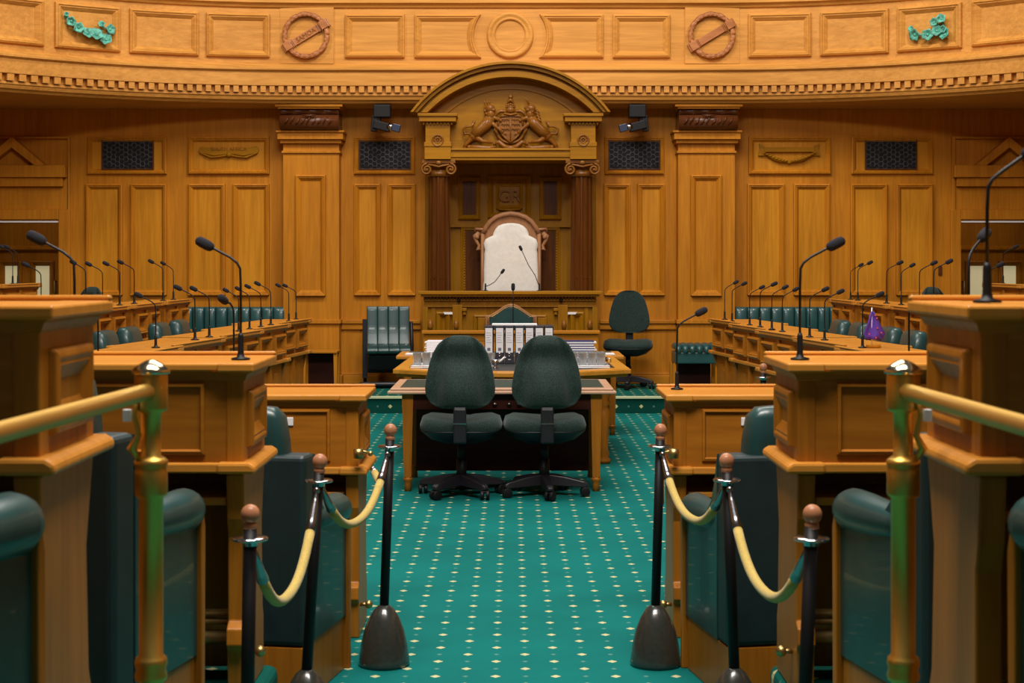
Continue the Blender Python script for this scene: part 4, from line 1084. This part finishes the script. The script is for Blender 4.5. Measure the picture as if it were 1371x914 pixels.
m = MB(); m.box(-.98, .98, .08, .11, .60, .715); m.box(-.98, .98, .68, .71, .60, .715); m.build('apron', WZ, tc_)
for sx in (-1, 1):
    for yy in (.09, .70): panel_leg(sx*.96, yy, .035, .025, .715, WDZ, tc_)
for sx in (-1, 1): 
    m = MB(); m.box(sx*.84-.14, sx*.84+.14, .02, .25, .753, .765); m.xf(Matrix.Identity(4))
    o = m.build('paper_sheaf', WHITE); o.location = tc_.location
    tag(o, 'white papers lying on the %s end of the rear table' % ('left' if sx < 0 else 'right'), 'papers', 'papers on the rear table')

# binders
bpx = [649, 663.5, 676.5, 690, 703.5, 716.5, 729.5]
words = ['first (leftmost)', 'second', 'third', 'fourth', 'fifth', 'sixth', 'last (rightmost)']
proto_b = None
for i, px in enumerate(bpx):
    x = XP(px+5.5, 13.45); lab = 'charcoal lever-arch binder, %s of the row on the table' % words[i]
    if proto_b is None:
        b = thing('ring_binder', lab, 'binder', (x, 13.45, .768), 0, 'white-labelled binders on the table'); proto_b = b
        MB().box(-.037, .037, 0, .28, 0, .318).build('cover', BIND, b, bevel=.004)
        MB().box(-.030, .030, -.0015, 0, .095, .300).build('spine_label', LABEL, b)
        MB().box(-.013, .013, -.003, -.0015, .110, .135).build('barcode', plain('barcode grey', (.15, .15, .2), .7), b)
        m = MB(); 
        for k in range(5): m.box(-.024, .022-.006*(k % 3), -.003, -.0015, .18+.02*k, .183+.02*k)
        m.build('label_lines', plain('label ink', (.4, .4, .45), .7), b)
        m = MB(); m.rings([[(r*math.cos(2*PI*k/20), -.002-hh, .078+r*math.sin(2*PI*k/20)) for k in range(20)] for r, hh in ((.014, 0), (.014, .003), (.009, .003), (.009, 0))], False); m.build('finger_ring', CHR, b)
        m = MB(); m.box(-.011, .011, -.002, 0, .035, .040); m.build('small_print', LABEL, b)
    else: dup(b, (x, 13.45, .768+(.004 if i in (1, 3) else 0) - (.004 if i in (1,3) else 0)), 0, lab)
m = MB(); m.box(-.26, .12, -.10, .12, 0, .012)
o = m.build('loose_papers', WHITE, bevel=.002); o.location = (XP(700, 13.5), 13.6, 1.087); tag(o, 'loose white papers lying across the tops of the binders', 'papers')
# document stacks
def stack(px0, px1, d, n, stripe, label):
    x0, x1 = XP(px0, d), XP(px1, d); t = thing('document_stack', label, 'papers', ((x0+x1)/2, d, .768), 0); h_ = (x1-x0)/2
    for k in range(n):
        m = MB(); m.box(-h_+.01*(k % 2), h_-.012*(k % 3), -.02+k*.012, .26, k*.021, k*.021+.011); m.build('document', WHITE, t)
        if stripe:
            m = MB(); m.box(-h_+.02, h_-.02, -.01+k*.012, .25, k*.021+.011, k*.021+.020); m.build('folder', NAVY, t)
        else: MB().box(-h_+.02, h_-.02, -.01+k*.012, .25, k*.021+.011, k*.021+.0208).build('document', LABEL, t)
stack(752, 799, 14.35, 7, True, 'stack of blue-edged white folders right of the binders')
stack(568, 612, 14.35, 7, False, 'stack of white papers behind the left office chair')

# glasses, trays and jug
def tray(x0, x1, y0, y1, label):
    m = MB(); m.box(x0, x1, y0, y1, .768, .774); 
    for a, b, c, d in ((x0, x1, y0, y0+.008), (x0, x1, y1-.008, y1), (x0, x0+.008, y0, y1), (x1-.008, x1, y0, y1)): m.box(a, b, c, d, .774, .786)
    tag(m.build('silver_tray', SILV, bevel=.002), label, 'tray')
tray(.46, .79, 12.93, 13.30, 'silver tray of tumblers right of the binders')
tray(-.82, -.50, 12.93, 13.30, 'silver tray of tumblers behind the left office chair')
G0 = None
def tumbler(x, y, label):
    global G0
    if G0 is None:
        G0 = thing('glass_tumbler', label, 'glass', (x, y, .775), 0, 'water tumblers on the clerks table')
        m = MB(); m.lathe([(.0, .0), (.028, .0), (.033, .105), (.034, .11), (.031, .11), (.0255, .014), (.0, .012)], n=20); m.build('bowl', GLASS, G0)
    else: dup(G0, (x, y, .775), 0, label)
for j in range(3):
    for i in range(4): tumbler(.50+i*.075, 13.0+j*.10, 'glass tumbler on the tray right of the binders')
for j in range(2):
    for i in range(3): tumbler(-.77+i*.075, 13.0+j*.10, 'glass tumbler on the tray behind the left office chair')
tumbler(XP(657, 13.0), 13.0, 'lone glass tumbler before the first binder')
t = thing('silver_sauce_boat', 'small silver jug with curved handle between the office chairs', 'jug', (XP(663, 12.9), 12.95, .768))
m = MB(); m.lathe([(.02, 0), (.022, .006), (.010, .014), (.028, .03), (.033, .05), (.028, .065), (.024, .066)], n=18); m.build('body', CHR, t)
m = MB(); m.tube([(.02, 0, .04), (.05, 0, .06), (.075, -.0, .085), (.085, 0, .08)], [.006, .009, .008, .006], 8); m.build('handle', WHITE, t)
t = thing('silver_cream_jug', 'small silver jug at the corner of the tumbler tray', 'jug', (XP(809, 13.0), 13.05, .768))
m = MB(); m.lathe([(.02, 0), (.022, .006), (.012, .014), (.03, .03), (.034, .055), (.028, .075), (.03, .08)], n=18); m.build('body', CHR, t)
m = MB(); m.tube([(.028, 0, .07), (.055, 0, .065), (.055, 0, .035), (.03, 0, .03)], .005, 8); m.build('handle', CHR, t)

# ------------------------------------------------------------------ stanchions and ropes
def stanchion(bx, by, tx_, label, scale_=1.0, z0=0):
    t = thing('rope_stanchion', label, 'stanchion', (bx, by, z0), 0, 'black rope stanchions')
    lean = tx_-bx
    m = MB(); m.lathe([(.098, 0), (.102, .012), (.100, .03), (.094, .08), (.080, .14), (.060, .19), (.038, .225), (.022, .238), (.019, .24)], n=36); m.build('domed_base', DOME, t)
    m = MB(); m.tube([(0, 0, .235), (lean*.93, 0, .905)], .0185, 16); m.build('pole', BLKM, t)
    m = MB(); m.lathe([(.020, 0), (.0205, .012), (.046, .014), (.048, .018), (.046, .022), (.020, .022)], (lean*.9, 0, .855), 24)
    m.build('hook_ring', CHR, t)
    m = MB(); m.lathe([(.019, 0), (.019, .012), (.012, .020)], (lean*.96, 0, .90), 16); m.ball((lean, 0, .938), (.0255, .0255, .0265), 18, 12); m.build('finial', WBALL, t)
    return Vector((bx+lean*.9, by, z0+.862))
def rope(p0, p1, sagz, label, end0=1, end1=1, r=.0155):
    t = thing('barrier_rope', label, 'rope', (0, 0, 0), 0, 'yellow barrier ropes')
    d = (p1-p0); d2 = Vector((d.x, d.y, 0)).normalized()*.042
    a, b = p0+d2-Vector((0, 0, .015)), p1-d2-Vector((0, 0, .015))
    zm = sagz; n = 24; pts = []
    for k in range(n+1):
        u = k/n; q = a.lerp(b, u); lin = q.z; pts.append(Vector((q.x, q.y, lin-(lin-zm)*(1-abs(2*u-1)**2.3))))
    cut = 3
    m = MB(); m.tube(pts[cut:-cut], r, 14); m.build('velvet_rope', ROPE, t)
    for seg in (pts[:cut+1], pts[-cut-1:][::-1]):
        m = MB(); m.tube(seg, [.006, .011, .014, .0175][:len(seg)], 12); m.ball(seg[0], .012, 8, 6); m.build('chrome_end', STEEL, t)
    t.location = p0
    for ch in [q for q in bpy.data.objects if q.parent == t]: ch.data.transform(Matrix.Translation(-p0))
p1 = stanchion(-.511, 6.42, -.486, 'black rope stanchion farthest on the left of the aisle, beside the desk')
p2 = stanchion(-.690, 5.40, -.646, 'middle black rope stanchion of the three left of the aisle')
p3 = stanchion(-.705, 4.26, -.694, 'nearest black rope stanchion of the three left of the aisle')
q1 = stanchion(.574, 6.42, .594, 'black rope stanchion farthest on the right of the aisle, beside the desk')
q2 = stanchion(.750, 5.42, .724, 'middle black rope stanchion of the three right of the aisle')
q3 = stanchion(.768, 4.26, .797, 'nearest black rope stanchion of the three right of the aisle')
stanchion(1.62, 10.35, 1.62, 'distant black rope stanchion half hidden behind the right desks')
rope(p3, p2, .605, 'yellow rope between the nearest and middle left stanchions')
rope(p2, p1, .655, 'yellow rope between the middle and farthest left stanchions')
rope(q3, q2, .615, 'yellow rope between the nearest and middle right stanchions')
rope(q2, q1, .665, 'yellow rope between the middle and farthest right stanchions')
e1 = Vector((-.60, 6.84, .75)); e2 = Vector((.635, 6.84, .78))
def shortrope(p0, p1, zm, label):
    rope(p0, p1, zm, label)
shortrope(p1, e1, .70, 'short yellow rope tying the left stanchion to the desk end')
shortrope(q1, e2, .62, 'short yellow rope hanging from right stanchion to desk end')
for x, s in ((-.60, -1), (.635, 1)):
    m = MB(); m.tube([(0, 0, 0), (s*.03, 0, .01), (s*.055, 0, .0)], .006, 8); m.ball((0, 0, 0), .012, 8, 6); m.lathe([(.022, -.02), (.022, .02)], (s*.05, 0, 0), 12)
    o = m.build('brass_hook', BRASSD); o.location = (x, 6.80, .80); tag(o, 'brass hook on the %s desk end holding a short rope' % ('left' if s < 0 else 'right'), 'hook')

# ------------------------------------------------------------------ brass handrails
def handrail(px, X0, X1, label):
    t = thing('brass_handrail', label, 'handrail', (X0, 3.39, 0), 0, 'brass aisle handrails')
    z = lambda v: 1.6-(1.6-v)*.894
    def post(nm, x, y):
        m = MB(); m.lathe([(.036, 0), (.036, .012), (.034, .02), (.028, .03), (.028, z(.615)), (.036, z(.62)), (.038, z(.63)), (.034, z(.645)), (.038, z(.66)), (.036, z(.672)), (.028, z(.68)),
                           (.0285, z(1.05)), (.036, z(1.055)), (.038, z(1.06)), (.038, z(1.115)), (.036, z(1.12)), (.039, z(1.128)), (.039, z(1.137)), (.034, z(1.142)), (.023, z(1.15)), (.023, z(1.25)), (.0365, z(1.256)), (.0385, z(1.262)), (.0385, z(1.338)), (.036, z(1.343))], (x, y, 0), 36)
        m.v = [(x+(v[0]-x)*.9, y+(v[1]-y)*.9, v[2]) for v in m.v]; p = m.build(nm, BRASS, t)
        m = MB(); m.lathe([(.039, z(1.343)), (.040, z(1.348)), (.038, z(1.354)), (.024, z(1.366)), (.010, z(1.374)), (.001, z(1.376))], (x, y, 0), 32); m.build('cap', CHR if nm == 'none' else plain('pale polished brass', (.75, .66, .45), .15, 1), t)
    post('post', 0, 0); post('post', (X1-X0)/.79*2.1, -2.1)
    s_ = (X1-X0)/.79
    m = MB(); m.tube([(s_*-.0, 0, z(1.302)), (s_*2.1, -2.1, z(1.302))], .0175, 24); m.build('rail', BRASSD if False else BRASS, t)
    m = MB(); sx = 1 if X0 < 0 else -1
    m.tube([(-sx*.02, -.03, z(1.285)), (-sx*.03, -.03, z(1.25)), (-sx*.02, -.03, z(1.20)), (-sx*.034, -.03, z(1.17)), (-sx*.02, -.02, z(1.14))], [.006, .006, .007, .010, .006], 8); m.build('side_hook', BRASS, t)
    m = MB(); m.box(-sx*.04-.008, -sx*.04+.008, -.05, -.035, z(1.235), z(1.262)); m.build('white_tag', WHITE, t)
handrail(0, -.762, -.81, 'polished brass handrail and post on the left of the aisle')
handrail(0, .826, .849, 'polished brass handrail and post on the right of the aisle')

# ------------------------------------------------------------------ small plates on desks
for x, y, s in ((-.655-.30, 6.86, -1), (.69+.31, 6.86, 1)):
    m = MB(); m.box(-.022, .022, -.012, .006, -.018, .018); o = m.build('name_tag', WHITE, bevel=.003); o.location = (x, y, .93); tag(o, 'small white plate on the back of the %s floor-level desk' % ('left' if s < 0 else 'right'), 'sign')

# ------------------------------------------------------------------ microphones in place
def place_mics():
    def lin(x, base, zt, sgn, idx):
        X = base
        for _ in range(8):
            s = abs(x-685.5)/X; d = F/s
            if base < 3: X = 2.06+.12+max(0, (15.5-d))*.040-(0 if sgn < 0 else .04)
        return sgn*X, d, zt
    L1 = [208.5, 261, 280.2, 319.5, 334.1, 349.3, 362.6, 386.7, 396.4]
    R1 = [970.3, 980.1, 1003.7, 1017.7, 1033.4, 1047.4, 1084, 1104, 1154.8]
    ordw = ['first', 'second', 'third', 'fourth', 'fifth', 'sixth', 'seventh', 'eighth', 'ninth']
    for sgn, lst, nm in ((-1, L1, 'left'), (1, R1[::-1], 'right')):
        for i, x in enumerate(lst):
            X, d, z = lin(x, 2.15, 1.045, sgn, i)
            mic_thing('gooseneck microphone, %s from the near end, %s floor-level desks' % (ordw[i], nm), (X, d, z+.002), (PI if sgn < 0 else 0)+random.uniform(-.35, .35), random.uniform(.92, 1.04))
    for sgn, lst, nm in ((-1, [55, 115, 137.3, 160.2, 179.8, 218.3, 233.8], 'left'), (1, [1318, 1250, 1231, 1206.6, 1187, 1148.5, 1131.9], 'right')):
        for i, x in enumerate(lst):
            d = min(16.6, F*3.50/abs(x-685.5))
            mic_thing('gooseneck microphone, %s along the raised second-row desks, %s bank' % (ordw[i], nm), (sgn*3.50, d, .19+1.047), (PI if sgn < 0 else 0)+random.uniform(-.35, .35), random.uniform(.95, 1.08))
    for sgn, lst, nm in ((-1, [24, 17], 'left'), (1, [1343], 'right')):
        for i, x in enumerate(lst):
            d = F*4.9/abs(x-685.5)
            mic_thing('gooseneck microphone, %s on the top-row desks by the %s doorway' % (ordw[i], nm), (sgn*4.9, d, .36+1.047), (PI if sgn < 0 else 0)+random.uniform(-.3, .3), 1.0)
place_mics()
mic_thing('large gooseneck microphone on the middle-tier desk corner, left', (-.865, 5.12, 1.297), PI-.15, 1.0)
mic_thing('large gooseneck microphone on the middle-tier desk corner, right', (.918, 5.12, 1.297), .15, 1.0)
mic_thing('gooseneck microphone on the low desk corner beside the right aisle', (XP(907, 7.1), 7.12, 1.047), .15, .93)
mic_thing('microphone head facing the camera above the left floor-level desk', (-1.23, 7.1, 1.046), -PI/2-.3, 1.05, h=.33, reach=.09, rise=.05)
mic_thing('microphone head facing the camera above the right floor-level desk', (1.755, 7.1, 1.046), -PI/2-.05, 1.05, h=.33, reach=.09, rise=.05)
mic_thing('microphone partly hidden by the topmost left desk', (-1.83, 7.1, 1.046), -PI/2-.2, .95, h=.33, reach=.09, rise=.05)
mic_thing('gooseneck microphone above the topmost left desk, bending to the left edge', (-1.395, 5.12, 1.297), PI-.1, 1.05)
mic_thing('short microphone head just over the top of the topmost left desk, inner', (-2.02, 7.1, 1.047), PI+.1, .98)
mic_thing('short microphone head just over the top of the topmost left desk, outer', (-2.33, 7.95, 1.047), PI+.1, 1.02)
mic_thing('short microphone head just over the top of the topmost right desk', (2.08, 7.1, 1.047), -.1, 1.0)
mic_thing('tall blurred gooseneck microphone rising to the upper right edge', (1.012, 3.42, 1.519), .1, 1.0, h=.245, reach=.105, rise=.082)
mic_thing('gooseneck microphone crossing the right doorway above the topmost desk', (1.455, 5.12, 1.297), .9, 1.08)
for x, y, z, sgn, lb in ((-1.66, 5.8, 1.30, 1, 'low microphone just above the topmost left desk, inner one'), (-1.95, 5.8, 1.30, 1, 'low microphone just above the topmost left desk, outer one'),
                         (1.50, 5.7, 1.30, -1, 'low microphone just above the topmost right desk, inner one'), (1.80, 5.7, 1.30, -1, 'low microphone just above the topmost right desk, outer one')):
    pass
# dais microphones
mic_thing('slim microphone leaning over the white throne, tallest of the three', (XP(722, 18.2), 18.2, ZP(389.5, 18.05)), PI, 1.0, straight=True, h=.36, reach=.20, rise=.10)
mic_thing('slim microphone at the left of the dais desk', (XP(650, 18.2), 18.2, ZP(389.5, 18.05)), 0, 1.0, straight=True, h=.13, reach=.18, rise=.07)
mic_thing('slim microphone rising in front of the dais above the clerk chair', (XP(687, 17.42), 17.38, ZP(442.5, 17.3)), PI/2, 1.25, straight=True, h=.30, reach=.01, rise=.05)

# flag
fx, fy = 2.38, 10.75
t = thing('desk_flag', 'small blue flag with red stars on a white staff on the right desks', 'flag', (fx+.03, fy-.04, 1.048))
MB().box(-.045, .045, -.03, .03, 0, .018).build('base', WZ, t, bevel=.004)
MB().tube([(-.01, 0, .01), (-.01, 0, .265)], .004, 8).build('staff', WHITE, t)
m = MB(); rows = []
for i in range(9):
    u = i/8; row = []
    for j in range(9):
        v = j/8; wdt = .012+.090*min(1, u*1.25)*(1 if u < .75 else 1-(u-.75)*1.6)
        x = -.01+wdt*(v*1.55-.62); row.append((x, -.012-.014*math.sin(v*9+u*3), .245-u*.19-.02*abs(v-.4)))
    rows.append(row)
m.rings(rows, False, True, closed=False); o = m.build('cloth', FLAGB, t); so = o.modifiers.new('s', 'SOLIDIFY'); so.thickness = .002
m = MB()
for x, z in ((-.035, .09), (.045, .10), (.01, .065), (.02, .13), (.005, .215), (.016, .195)):
    m.prism([(x+(.008 if k % 2 == 0 else .0035)*math.cos(PI/2+k*PI/5), z+(.008 if k % 2 == 0 else .0035)*math.sin(PI/2+k*PI/5)) for k in range(10)], -.036, -.030)
m.build('stars', FLAGR, t)
# light switch on stile right
tag(MB().box(XP(1256, YW), XP(1261, YW), YW-.02, YW, ZP(368, YW), ZP(356, YW)).build('wall_switch', WK, bevel=.004), 'dark switch plate on the wall beside the right doorway', 'switch')
